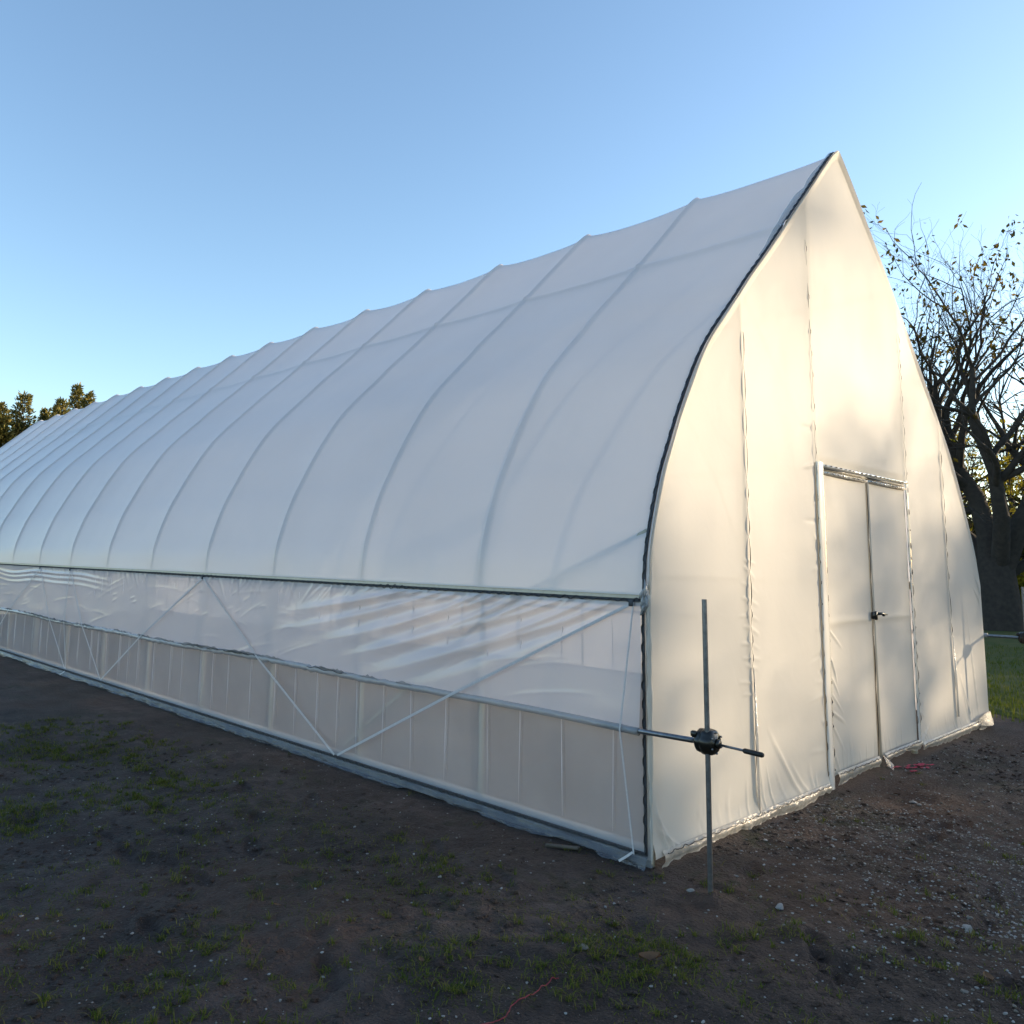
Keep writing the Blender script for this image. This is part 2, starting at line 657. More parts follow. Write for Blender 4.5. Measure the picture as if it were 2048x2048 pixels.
# --- bows with their posts, one tube each
bm_ = MB()
BR = .019
sb = np.linspace(0.02, ARCL - .02, 64)
ab = arc(sb) - arc_n(sb) * (BR + .004)
prof = [(.045, -.10), (.045, .7), (.046, 1.2)] + [(max(p[0], .046) if p[1] < 1.7 and p[0] < 1 else p[0], p[1]) for p in ab if p[1] > 1.45] + [(W - .045, 1.2), (W - .045, .7), (W - .045, -.10)]
bm_.tube([(p[0], 0, p[1]) for p in prof], BR, 10)
bow0 = bm_.build('bow', GALV_IN, house)
for i, y in enumerate(BOWS):
    b = bow0 if i == 0 else bow0.copy()
    if i:
        COL.objects.link(b)
        b.parent = house
    b.location = (0, y + (.035 if i == 0 else 0), 0)

# --- purlins, ridge pipe, hip rail
def part_tube(name, pts, r, m, n=8, parent=house):
    t = MB()
    t.tube(pts, r, n)
    return t.build(name, m, parent)


def on_arc(z, side):
    k = np.arange(len(raw))
    half = k <= np.argmax(raw[:, 1]) if side < 0 else k >= np.argmax(raw[:, 1])
    R = raw[half]
    R = R if side < 0 else R[::-1]
    return float(np.interp(z, R[:, 1], R[:, 0]))


part_tube('ridge_purlin', [(2.925, .03, 5.02), (2.925, GH_L, 5.02)], .021, GALV_IN)
for z, sd in ((4.14, -1), (4.14, 1)):
    x = on_arc(z, sd) + (.045 if sd < 0 else -.045)
    part_tube('purlin', [(x, .03, z - .045), (x, GH_L, z - .045)], .024, GALV_IN)
for z, sd in ((2.75, 1),):
    x = on_arc(z, sd) - .06
    part_tube('purlin', [(x, .03, z - .04), (x, GH_L, z - .04)], .021, GALV_IN)
for x, sd in ((.006, 1), (W - .006, -1)):
    t = MB()
    t.box((x + sd * .014, GH_L / 2, 1.395), (.022, GH_L - .02, .075), 0, .003)
    t.build('hip_rail', GALV_IN, house)
# corner braces inside
part_tube('corner_brace', [(.075, .05, 1.78), (.075, 1.36, 1.20), (.075, 2.9, .12)], .017, GALV_IN)
part_tube('corner_brace', [(W - .08, .05, 1.78), (W - .08, 2.9, .12)], .017, GALV_IN)
part_tube('corner_brace', [(.08, GH_L - .05, 1.78), (.08, GH_L - 2.9, .12)], .017, GALV_IN)

# --- gable studs behind the film
for x in (1.13, 2.245, 4.075, 5.11):
    zt = float(np.interp(x, raw[:, 0], raw[:, 1])) - .06
    t = MB()
    t.box((x, .035, zt / 2), (.042, .042, zt), 0, .004)
    t.build('gable_stud', GALV_IN, house)
t = MB()
t.box((3.16, .035, 2.355), (1.79, .042, .15), 0, .004)
t.build('door_header_beam', GALV_IN, house)
for x in (1.13, 2.245, 4.075, 5.11):
    zt = float(np.interp(x, raw[:, 0], raw[:, 1])) - .06
    t = MB()
    t.box((x, GH_L - .035, zt / 2), (.042, .042, zt), 0, .004)
    t.build('gable_stud', GALV_IN, house)


# --- film panels of the gable
def seglen(U, V, p0, p1):
    d = np.array(p1, float) - p0
    L2 = d @ d
    t = ((U - p0[0]) * d[0] + (V - p0[1]) * d[1]) / L2
    tc_ = np.clip(t, 0, 1)
    dist = np.hypot(U - p0[0] - tc_ * d[0], V - p0[1] - tc_ * d[1])
    return dist, t


def fold(U, V, p0, p1, w, a, head=.15, tail=.5):
    """a crease from p0 to p1, sharpest near p1"""
    dist, t = seglen(U, V, p0, p1)
    env = np.clip(t / tail, 0, 1) * np.clip((1.06 - t) / head, 0, 1)
    return a * env * np.exp(-(dist / w) ** 2)


FOLDS = []   # p0 (fade in) -> p1 (sharp end), width, amplitude outward
FOLDS += [((1.33, .56), (1.78, .05), .016, .012), ((1.64, .31), (1.90, .03), .012, .009), ((1.21, .38), (1.24, .07), .008, .006), ((1.30, .33), (1.37, .06), .008, .006), ((1.42, .30), (1.56, .06), .009, .006),
          ((-.02, .34), (.20, .04), .014, .014), ((0.01, .27), (.15, .03), .012, .012), ((.00, .42), (.12, .05), .010, .008), ((.02, .20), (.26, .05), .010, .008),
          ((5.05, .90), (5.18, .20), .010, .009), ((5.30, .62), (5.64, .14), .016, .012), ((5.37, .50), (5.56, .14), .010, .008), ((5.71, 1.20), (5.88, .12), .010, .010),
          ((5.99, 1.55), (6.13, 1.33), .014, .012), ((5.95, 1.40), (6.10, 1.24), .014, .012), ((4.42, .22), (4.12, .10), .012, .012), ((4.32, .45), (4.10, .30), .010, .008)]
rr = random.Random(3)
z = 1.62
while z > .72:                                   # pinches along the first stud
    for sgn in (-1, 1):
        L = rr.uniform(.05, .17)
        FOLDS.append(((1.135 + sgn * L, z - rr.uniform(.01, .07) * (1 if sgn > 0 else -.6) - .01), (1.135 + sgn * .006, z), rr.uniform(.006, .010), rr.uniform(.003, .006)))
    z -= rr.uniform(.05, .10)
z = 2.62
while z > .30:                                   # pinches beside the shiny door post
    L = rr.uniform(.06, .45) * rr.uniform(.5, 1)
    FOLDS.append(((2.19 - L, z + rr.uniform(-.16, .08) * L * 2), (2.185, z), rr.uniform(.007, .018), rr.uniform(.0015, .0055) * (1 if rr.random() < .7 else -.8)))
    z -= rr.uniform(.12, .42) if z > 1.4 else rr.uniform(.05, .2)
z = 1.25
while z > .25:
    FOLDS.append(((4.11 + rr.uniform(.08, .2), z - rr.uniform(.03, .12)), (4.11, z), .009, rr.uniform(.004, .008)))
    z -= rr.uniform(.09, .2)
for k in range(46):                              # short puckers along the bottom batten
    x = rr.uniform(.05, 6.1)
    if 2.2 < x < 4.1:
        continue
    FOLDS.append(((x + rr.uniform(-.05, .05), rr.uniform(.15, .34)), (x, .06), rr.uniform(.006, .012), rr.uniform(.002, .006)))


def gable_disp(X, Z):
    d = np.zeros_like(X)
    for p0, p1, w, a in FOLDS:
        d += fold(X, Z, p0, p1, w, a)
    for xs in (1.13, 2.245, 4.075, 5.11):
        d += .006 * np.exp(-(np.abs(X - xs) / .030) ** 2) * np.clip((3.4 - Z) / 1.6, .12, 1)
    cuts = np.array([0, 1.13, 2.2, 4.1, 5.11, 6.165])
    for a, b in zip(cuts[:-1], cuts[1:]):
        u = (X - a) / (b - a)
        k = (u >= 0) & (u <= 1)
        d -= np.where(k, .018 * np.sin(np.pi * np.clip(u, 0, 1)), 0)
    d += .008 * fbm(X * 1.6, Z * .8, 3, 77)
    # bulge of the sheeting over the bottom rail
    d += .020 * np.exp(-((Z - .05) / .06) ** 2)
    return d


def gable_panel(xa, xb, z0f, name='gable_cover', y=-.004):
    xs = [xa]
    while xs[-1] < xb - 1e-4:
        x = xs[-1]
        near = min(abs(x - c) for c in (0.08, 1.13, 2.19, 4.11, 5.1))
        xs.append(min(xb, x + (.009 if near < .22 else .018)))
    xs = np.array(xs)
    zt = np.interp(xs, raw[:, 0], raw[:, 1])
    zt = np.where(xs < .03, np.interp(xs, [0, .03], [1.42, 1.68]), zt)
    z0 = np.array([z0f(x) for x in xs])
    nz = 340
    t = np.linspace(0, 1, nz) ** 1.12
    X = np.repeat(xs[:, None], nz, 1)
    Z = z0[:, None] + (zt - z0)[:, None] * t[None, :]
    k = np.clip((zt[:, None] - Z) / .06, 0, 1)
    Y = y - gable_disp(X, Z) * k
    return fin(name, np.stack([X, Y, Z], -1), grid_faces(len(xs), nz), F_GABLE, house)


gable_panel(0.0, 2.19, lambda x: .045)
gable_panel(2.19, 4.10, lambda x: 2.365)
gable_panel(4.10, W, lambda x: .045 + .02 * math.sin(x * 3))
# far gable, one sheet seen only through the film
xs = np.linspace(0, W, 60)
zt = np.interp(xs, raw[:, 0], raw[:, 1])
t = np.linspace(0, 1, 30)
fin('gable_cover', np.stack([np.repeat(xs[:, None], 30, 1), np.full((60, 30), GH_L + .01), zt[:, None] * t[None, :]], -1), grid_faces(60, 30), F_GABLE, house)


# --- wavy locking wires in their channels
def wire_path(P, nrm, amp_, per, r=.0022, jitter=.0, seed=0):
    """zigzag along polyline P in the plane normal nrm"""
    P = np.asarray(P, float)
    s = np.r_[0, np.cumsum(np.linalg.norm(np.diff(P, axis=0), axis=1))]
    q = np.arange(0, s[-1], per / 8)
    X = np.stack([np.interp(q, s, P[:, i]) for i in range(3)], -1)
    T = np.gradient(X, axis=0)
    T /= np.linalg.norm(T, axis=1, keepdims=True)
    nn = np.asarray(nrm(q / s[-1]) if callable(nrm) else np.tile(nrm, (len(q), 1)), float)
    B = np.cross(T, nn)
    w = np.sin(2 * np.pi * q / per)
    w = np.sign(w) * np.abs(w) ** .7
    rj = np.random.default_rng(seed)
    ja = 1 + jitter * np.interp(q, np.linspace(0, s[-1], 40), rj.normal(size=40))
    return X + B * (amp_ * w * ja)[:, None] + nn * (.0025 * np.cos(4 * np.pi * q / per))[:, None]


def wire(P, nrm, amp_, per, name='locking_wire', r=.0026, seed=0, jitter=.25, parent=house):
    t = MB()
    t.tube(wire_path(P, nrm, amp_, per, r, jitter, seed), r, 5)
    return t.build(name, WIRE, parent)


# arch edge channel on the roof side
sE = np.linspace(.03, pk_s - .01, 90)
aE, nE = arc(sE), arc_n(sE)


def strip(name, P, Nn, half, thick, m, parent=house, along=(0, 1, 0)):
    """flat channel: a rectangular section swept along P; Nn outward normals"""
    P, Nn = np.asarray(P, float), np.asarray(Nn, float)
    al = np.asarray(along, float)
    V = []
    for p, n in zip(P, Nn):
        V += [p - al * half, p + al * half, p + al * half + n * thick, p - al * half + n * thick]
    k = len(P)
    F = []
    for i in range(k - 1):
        for a in range(4):
            b = (a + 1) % 4
            F.append((i * 4 + a, i * 4 + b, (i + 1) * 4 + b, (i + 1) * 4 + a))
    F += [(3, 2, 1, 0), ((k - 1) * 4, (k - 1) * 4 + 1, (k - 1) * 4 + 2, (k - 1) * 4 + 3)]
    return fin(name, np.array(V), F, m, parent, False)


P3 = np.stack([aE[:, 0], np.full(len(sE), .030), aE[:, 1]], -1)
N3 = np.stack([nE[:, 0], np.zeros(len(sE)), nE[:, 1]], -1)
strip('arch_channel', P3 + N3 * .002, N3, .009, .009, CHAN)


def nE_at(u):
    q = arc_n(.03 + (pk_s - .04) * np.asarray(u))
    return np.stack([q[:, 0], np.zeros(len(q)), q[:, 1]], -1)


wire(P3 + N3 * .013, nE_at, .0075, .10, seed=1, r=.0034)
sR = np.linspace(pk_s + .01, ARCL - .03, 90)
aR, nR = arc(sR), arc_n(sR)
# rolled film edge beside the channel (bright rim of the gable, loose lip on the roof)
def lip(name, P, off, r, seed, m=F_GABLE, n=7):
    rj = np.random.default_rng(seed)
    k = len(P)
    rad = r * (1 + .35 * np.interp(np.arange(k), np.linspace(0, k - 1, k // 3 + 2), rj.normal(size=k // 3 + 2)))
    t_ = MB()
    t_.tube(np.asarray(P) + off, np.clip(rad, r * .4, r * 2), n)
    return t_.build(name, m, house)


lip('film_edge', P3 + N3 * .001 + np.array([0, -.030, 0]), 0, .008, 5)
# loose film flap by the peak
fl = MB()
q0 = np.linspace(pk_s - 1.9, pk_s - .02, 40)
aq, nq = arc(q0), arc_n(q0)
rj = np.random.default_rng(9)
wob = np.interp(q0, np.linspace(q0[0], q0[-1], 14), rj.uniform(.4, 1.2, 14)) * np.sin(np.linspace(.1, math.pi * .9, 40)) ** .5
vs = []
for i in range(40):
    for j, yy in enumerate((.046, .075, .105)):
        h = .004 + .022 * wob[i] * (1 if j == 1 else .15)
        vs.append((aq[i, 0] + nq[i, 0] * h, .046 + (yy - .046) * wob[i], aq[i, 1] + nq[i, 1] * h))
fl.add(vs, [tuple(f) for f in grid_faces(40, 3).tolist()])
fl.build('film_flap', F_TAIL, house)

# corner channel on the side wall edge
strip('corner_channel', [(-.002, .035, .05), (-.002, .035, 1.385)], [(-1, 0, 0)] * 2, .008, .008, CHAN)
wire([(-.014, .035, .06), (-.014, .035, 1.38)], (-1, 0, 0), .0075, .10, seed=2, r=.0034)
lip('film_edge', [(-.004, -.002, zz) for zz in np.linspace(.02, 1.42, 60)], 0, .013, 8)
# gathered film knot where the side rail meets the corner
kb = MB()
for q in range(9):
    a = rr.uniform(0, 6.28)
    z0 = 1.40 + rr.uniform(-.05, .06)
    kb.tube([(-.012 + rr.uniform(-.012, .004), .02 + rr.uniform(-.02, .03), z0 + rr.uniform(-.06, -.02)), (-.026 + rr.uniform(-.012, .006), .01 + rr.uniform(-.02, .02), z0), (-.012, .0 + rr.uniform(-.015, .03), z0 + rr.uniform(.02, .07))], [.004, .011, .003], 6)
kb.build('film_knot', F_TAIL, house)

# side rail channel with wire
strip('rail_channel', [(-.004, .03, 1.392), (-.004, GH_L, 1.392)], [(-1, 0, 0)] * 2, .0085, .009, CHAN, along=(0, 0, 1))
wire([(-.017, .05, 1.390), (-.017, 9.5, 1.390)], (-1, 0, 0), .010, .085, seed=3, r=.0032)
wire([(-.017, 9.5, 1.392), (-.017, GH_L - .1, 1.392)], (-1, 0, 0), .0075, .085, seed=4, r=.0032)
strip('rail_channel', [(W + .004, .03, 1.392), (W + .004, GH_L, 1.392)], [(1, 0, 0)] * 2, .016, .009, CHAN, along=(0, 0, 1))

# --- clear fixed film of the side wall, with standing creases
CRE = []
y = .24
while y < 16:
    CRE.append((y, rr.uniform(.7, 1.3)))
    y += rr.uniform(.24, .46) if y < 6 else rr.uniform(.22, .5)
cols = {0.0, GH_L}
for c, _ in CRE:
    for dlt in (-.022, -.012, -.007, -.003, 0, .003, .007, .012, .022):
        cols.add(round(c + dlt, 4))
cols |= set(np.round(np.arange(.05, 16, .07), 4)) | set(np.round(np.arange(16, GH_L, .3), 4))
yc = np.array(sorted(cols))
zc = np.linspace(.03, 1.40, 40)
YC, ZC = np.meshgrid(yc, zc, indexing='ij')
dx = .006 * fbm(YC * 1.2, ZC * .7, 3, 51)
for c, a in CRE:
    wob_ = c + .006 * np.sin(ZC * 3 + c * 9)
    dx = dx + .014 * a * np.exp(-((YC - wob_) / .0042) ** 2) * np.clip((ZC - .10) / .2, 0, 1)
# folds near the corner
dx = dx + .012 * np.exp(-((YC - .10 - .05 * np.sin(ZC * 4)) / .02) ** 2)
fin('side_film', np.stack([.004 - dx, YC, ZC], -1), grid_faces(len(yc), len(zc))[:, ::-1], F_SIDE, house)
# sharp standing folds of the clear film, pale along their edge
for c, a in CRE:
    if c > 8.5:
        break
    zz = np.linspace(.13, 1.30, 14)
    yy = c + .006 * np.sin(zz * 3 + c * 9)
    part_tube('film_crease', np.stack([np.full(14, -.012 - .004 * a), yy, zz], -1), .0021 * a * np.clip(np.sin(np.linspace(.15, 3.0, 14)) * 1.6, .3, 1), F_CURT, 5)
# right side wall
yr = np.linspace(0, GH_L, 60)
zr = np.linspace(.05, 1.41, 10)
YR, ZR = np.meshgrid(yr, zr, indexing='ij')
fin('side_film', np.stack([W + .004 + .006 * fbm(YR * 2, ZR * 2, 2, 61), YR, ZR], -1), grid_faces(60, 10), F_CURT, house)

# --- roll-up curtain: hangs from the rail to the roll tube
TZ = .700
TX = -.042


def tube_z(y):
    return TZ + .012 * np.sin(y * .55 + .4) + .007 * np.sin(y * 1.9)


yk = np.r_[np.arange(.045, 5.2, .016), np.arange(5.2, 11, .024), np.arange(11, GH_L, .10)]
zk = np.linspace(0, 1, 72)
YK, TK = np.meshgrid(yk, zk, indexing='ij')
ZK = tube_z(YK) + (1.378 - tube_z(YK)) * TK
xk = TX + (-.016 - TX) * TK ** 1.3 + .010 * np.sin(np.pi * TK) + .006 * fbm(YK * .8, ZK * 2, 3, 71)
dk = np.zeros_like(YK)
CF = []
rs = random.Random(12)
for i, y0 in enumerate(np.linspace(.22, 2.0, 11)):     # long sagging folds that run from the rail down and back
    L = rs.uniform(1.7, 2.6) * (1.0 - .22 * i / 11)
    dz = (.62 - .035 * i) * rs.uniform(.85, 1.1)
    CF.append((y0, L, dz, rs.uniform(.016, .030), rs.uniform(.9, 1.3)))
for y0, L, dz, a, b in CF:
    u = (YK - y0) / L
    zc_ = 1.385 - dz * np.clip(u, 0, 1.1) ** .85
    w = .016 + .040 * np.clip(u, 0, 1)
    env = np.clip(u / .06, 0, 1) * np.clip((1.10 - u) / .75, 0, 1) ** 1.3
    dk += a * env * (.45 * np.exp(-((ZK - zc_) / w) ** 2) + .55 * np.exp(-np.abs(ZK - zc_) / (.6 * w)) - .5 * np.exp(-((ZK - zc_ + 1.6 * w) / (1.2 * w)) ** 2))
for k in range(150):                                     # short puckers hanging off the rail
    y0 = rs.uniform(.2, 11)
    lean = rs.choice((-1, 1, 1)) * rs.uniform(.02, .16) if y0 > 3.4 else rs.uniform(.1, .3)
    Lz = rs.uniform(.06, .26)
    u = (1.385 - ZK) / Lz
    dk += rs.uniform(.004, .010) * np.clip(1 - u, 0, 1) * np.exp(-((YK - y0 - lean * u) / rs.uniform(.012, .022)) ** 2)
for k in range(70):                                      # faint long creases over the whole sheet
    y0, z0, L = rs.uniform(.3, 12), rs.uniform(.78, 1.34), rs.uniform(.2, 1.1)
    sl = rs.uniform(-.5, .15)
    u = (YK - y0) / L
    dk += rs.uniform(.0008, .0028) * np.clip(u * 4, 0, 1) * np.clip((1 - u) * 3, 0, 1) * np.exp(-np.abs(ZK - z0 - sl * (YK - y0) - .03 * np.sin(u * 2.5)) / rs.uniform(.006, .012))
for zc0, a in ((1.30, .014), (1.24, .010), (1.17, .007)):   # swags further back
    zz = zc0 + .02 * np.cos((YK - 9.7) * 1.6) + .012 * np.sin(YK * 3.1)
    dk += a * np.exp(-((ZK - zz) / .018) ** 2) * np.clip((YK - 7.6) / 1.2, 0, 1) * np.clip((13 - YK) / 2, 0, 1)
for k in range(16):                                      # little dents in the middle of the sheet
    y0, z0 = rs.uniform(3.8, 8.8), rs.uniform(1.0, 1.25)
    ang = rs.uniform(.1, .6)
    c_, s_ = math.cos(ang), math.sin(ang)
    a_ = (YK - y0) * c_ - (ZK - z0) * s_
    b_ = (YK - y0) * s_ + (ZK - z0) * c_
    dk += rs.uniform(.0015, .004) * np.exp(-(a_ / .05) ** 2 - (b_ / .009) ** 2)
XK = xk - dk
fin('roll_up_curtain', np.stack([XK, YK, ZK], -1), grid_faces(len(yk), 72)[:, ::-1], F_CURT, house)

# film rolled on the tube: smooth near the crank, crumpled further away
t = MB()
py_ = np.r_[np.arange(.045, 10, .05), np.arange(10, GH_L, .25)]
prng = np.random.default_rng(4)
rad = .0215 + .004 * prng.random(len(py_)) * np.clip((py_ - .8) / 2, 0, 1) + .003 * np.abs(np.sin(py_ * 4.3)) * np.clip((py_ - 1) / 2, 0, 1)
P = np.stack([TX - .004 + .003 * prng.normal(size=len(py_)) * np.clip((py_ - .8) / 2, 0, 1), py_, tube_z(py_) - .012 + .003 * prng.normal(size=len(py_)) * np.clip((py_ - .8) / 2, 0, 1)], -1)
t.tube(P, rad, 12)
t.build('rolled_film', F_TAIL, house)
part_tube('roll_tube', [(TX - .004, -.335, TZ + .004), (TX - .004, .30, TZ - .006)], .0145, GALV, 12)
# crumpled flaps and clip wire riding on the roll
for k in range(46):
    t = MB()
    y0 = rs.uniform(1.9, 13)
    L = rs.uniform(.12, .5)
    n_ = 9
    vs = []
    ph = rs.uniform(0, 6)
    for i in range(n_):
        u = i / (n_ - 1)
        yy = y0 + L * u
        hh = .020 * math.sin(math.pi * u) * rs.uniform(.6, 1.3)
        zb = float(tube_z(yy)) + .004
        vs.append((TX - .022 - .004 * math.sin(u * 9 + ph), yy, zb))
        vs.append((TX - .030 - .010 * math.sin(math.pi * u), yy, zb + hh + .006))
    fs = [(2 * i, 2 * i + 2, 2 * i + 3, 2 * i + 1) for i in range(n_ - 1)]
    t.add(vs, fs)
    t.build('film_flap', F_TAIL, house)
for k in range(14):
    y0 = rs.uniform(1.8, 11)
    L = rs.uniform(.25, .9)
    yy = np.linspace(y0, y0 + L, int(L / .02))
    part_tube('clip_wire', np.stack([np.full(len(yy), TX - .030), yy, tube_z(yy) + .006 + .007 * np.sin(yy * 31 + k)], -1), .0035, WIRE, 5)

# --- bottom of the side wall: batten, wire and loose crumpled tail
strip('base_channel', [(-.006, .03, .058), (-.006, GH_L, .058)], [(-1, 0, 0)] * 2, .009, .009, CHAN, along=(0, 0, 1))
wire([(-.019, .05, .058), (-.019, 8, .058)], (-1, 0, 0), .0075, .085, seed=14, r=.0032)
wire([(-.019, 8, .058), (-.019, GH_L - .2, .058)], (-1, 0, 0), .0075, .085, seed=15, r=.0032)
t = MB()
t.box((.035, GH_L / 2, .028), (.04, GH_L - .04, .13), 0, .004)
t.build('base_board', pbr('whitish_board', (.26, .27, .29), .8, 0, (.16, .17, .19), 6, .2), house)
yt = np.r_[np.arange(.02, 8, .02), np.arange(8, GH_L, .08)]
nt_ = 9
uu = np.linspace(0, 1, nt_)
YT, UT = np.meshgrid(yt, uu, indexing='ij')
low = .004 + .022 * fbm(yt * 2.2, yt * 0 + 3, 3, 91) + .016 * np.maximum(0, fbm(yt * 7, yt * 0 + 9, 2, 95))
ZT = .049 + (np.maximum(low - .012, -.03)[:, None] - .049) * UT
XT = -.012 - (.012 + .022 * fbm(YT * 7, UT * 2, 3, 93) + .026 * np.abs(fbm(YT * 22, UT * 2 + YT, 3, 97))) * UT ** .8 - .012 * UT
fin('film_tail', np.stack([XT, YT, ZT], -1), grid_faces(len(yt), nt_), F_SHADE, house)

# --- bottom of the gable: batten wire and lumpy tail
def gable_bottom(xa, xb, zb, seed, wiggle=1.0, drop=0.03):
    xg = np.arange(xa, xb, .012)
    XG, UG = np.meshgrid(xg, np.linspace(0, 1, 11), indexing='ij')
    lowz = np.maximum(zb - .055 + .03 * fbm(xg * 2.4, xg * 0 + seed, 3, seed) + .012 * fbm(xg * 19, xg * 0, 2, seed + 3), -.02)
    ZG = (zb + .022) + (lowz[:, None] - zb - .022) * UG
    bul = np.sin(np.pi * np.clip(UG * 1.15, 0, 1))
    cr = fbm(XG * 5, UG * 1.2 + XG, 3, seed + 5) + .8 * np.abs(fbm(XG * 16, UG * 2.5, 3, seed + 9)) + .35 * fbm(XG * 45, UG * 4, 2, seed + 13)
    YG = -.024 - .018 * bul - wiggle * .016 * cr * (.25 + .75 * UG)
    fin('film_tail', np.stack([XG, YG, ZG], -1), grid_faces(len(xg), 11)[:, ::-1], F_TAILG, house)
    xx = np.linspace(xa + .02, xb - .02, 30)
    wire(np.stack([xx, np.full(30, -.044), np.full(30, zb + .012)], -1), (0, -1, 0), .0045, .10, seed=seed, r=.0028, jitter=.6)


gable_bottom(.06, 2.19, .055, 21)
gable_bottom(2.32, 3.12, .105, 22, .7)
gable_bottom(3.22, 4.06, .110, 23, .7)
gable_bottom(4.10, 5.75, .075, 24, .6)
gable_bottom(5.72, 6.16, .06, 25, 1.0)
# torn flap at the far corner and at the door foot
t = MB()
t.add([(5.60, -.03, .10), (5.80, -.05, .035), (5.93, -.09, .030), (6.14, -.05, .01), (6.16, -.02, .14), (5.9, -.05, .15)], [(0, 1, 5), (1, 2, 5), (2, 3, 4, 5)])
t.build('torn_flap', F_TAILG, house)
t = MB()
t.add([(3.18, -.03, .13), (3.18, -.06, .05), (3.22, -.09, .012), (3.28, -.07, .045), (3.26, -.03, .09), (3.22, -.07, .05)], [(0, 1, 5), (1, 2, 5), (2, 3, 5), (3, 4, 5), (4, 0, 5)])
t.build('torn_flap', F_SHADE, house)


# --- door frame: convex wrapped posts and header
def door_post(xa, xb, z0, z1, bulge, name='door_post'):
    n_, k_ = 13, 60
    a = np.linspace(0, math.pi, n_)
    zz = np.linspace(z0, z1, k_)
    A, ZZ = np.meshgrid(a, zz, indexing='ij')
    X = (xa + xb) / 2 - np.cos(A) * (xb - xa) / 2 + .003 * fbm(ZZ * 2, A, 2, 33)
    Y = -.010 - bulge * np.sin(A) ** .8 + .003 * fbm(ZZ * 3, A, 2, 35)
    return fin(name, np.stack([X, Y, ZZ], -1), grid_faces(n_, k_), F_POST, house)


door_post(2.195, 2.310, .66, 2.372, .014)
door_post(2.205, 2.300, .02, .66, .012)
door_post(4.055, 4.108, .10, 2.372, .007)


def dashes(P0, P1, seed, w=.0045, lo=.02, hi=.10, gap=(.05, .14), name='channel_wire'):
    """the wire surfaces at intervals along a straight channel"""
    rq = random.Random(seed)
    P0, P1 = np.array(P0, float), np.array(P1, float)
    L = np.linalg.norm(P1 - P0)
    d = (P1 - P0) / L
    s = rq.uniform(0, .05)
    dip = np.array([0, .010, 0])
    P, R = [P0 + dip], [.0008]
    while s < L - .03:
        e = min(L, s + rq.uniform(lo, hi))
        P += [P0 + d * (s + .003) + dip * .4, P0 + d * (s * .7 + e * .3), P0 + d * (s * .3 + e * .7), P0 + d * (e - .003) + dip * .4]
        k = w * rq.uniform(.7, 1.1)
        R += [k * .4, k, k * .9, k * .4]
        s = e + rq.uniform(*gap)
        P.append(P0 + d * min(L, (e + s) / 2) + dip)
        R.append(.0008)
    tt = MB()
    tt.tube(P, R, 5)
    return tt.build(name, WIRE, house)


dashes((2.190, -.018, .10), (2.196, -.018, 2.72), 41, 0.0035)
dashes((2.316, -.012, .10), (2.318, -.012, 2.33), 42, 0.0036)
dashes((4.046, -.016, .25), (4.050, -.016, 2.33), 43, 0.0036)
dashes((4.118, -.018, .25), (4.085, -.018, 3.80), 44, 0.0033)
dashes((1.132, -.020, .78), (1.134, -.016, 3.15), 45, 0.0036, .05, .22, (.02, .12))
dashes((1.132, -.020, .30), (1.134, -.020, .78), 46, 0.0029, .10, .25, (.01, .03))
dashes((2.205, -.016, 2.75), (2.17, -.016, 4.1), 47, .0032, .03, .08, (.10, .35))
dashes((5.112, -.016, .95), (5.10, -.016, 2.75), 48, 0.0036, .05, .25, (.03, .15))
# folds of film that close over the studs (narrow raised hems)
for xa, z0, z1 in ((1.145, .05, .95), (5.12, .2, .95)):
    part_tube('film_hem', [(xa, -.022, z0), (xa - .004, -.024, (z0 + z1) / 2), (xa - .010, -.018, z1)], [.010, .009, .003], F_TAIL)

# header: two battens with a dark slot between
t = MB()
t.box((3.18, -.014, 2.352), (1.86, .012, .020), 0, .004)
t.build('door_header', F_POST, house)
dashes((2.32, -.026, 2.356), (4.10, -.026, 2.350), 51, .0040, .02, .05, (.03, .07))
t = MB()
t.box((2.75, -.004, 2.330), (.80, .006, .007), 0)
t.build('header_slot', WIRE, house)
t = MB()
t.box((3.62, -.004, 2.326), (.84, .006, .009), 0)
t.build('header_slot', WIRE, house)

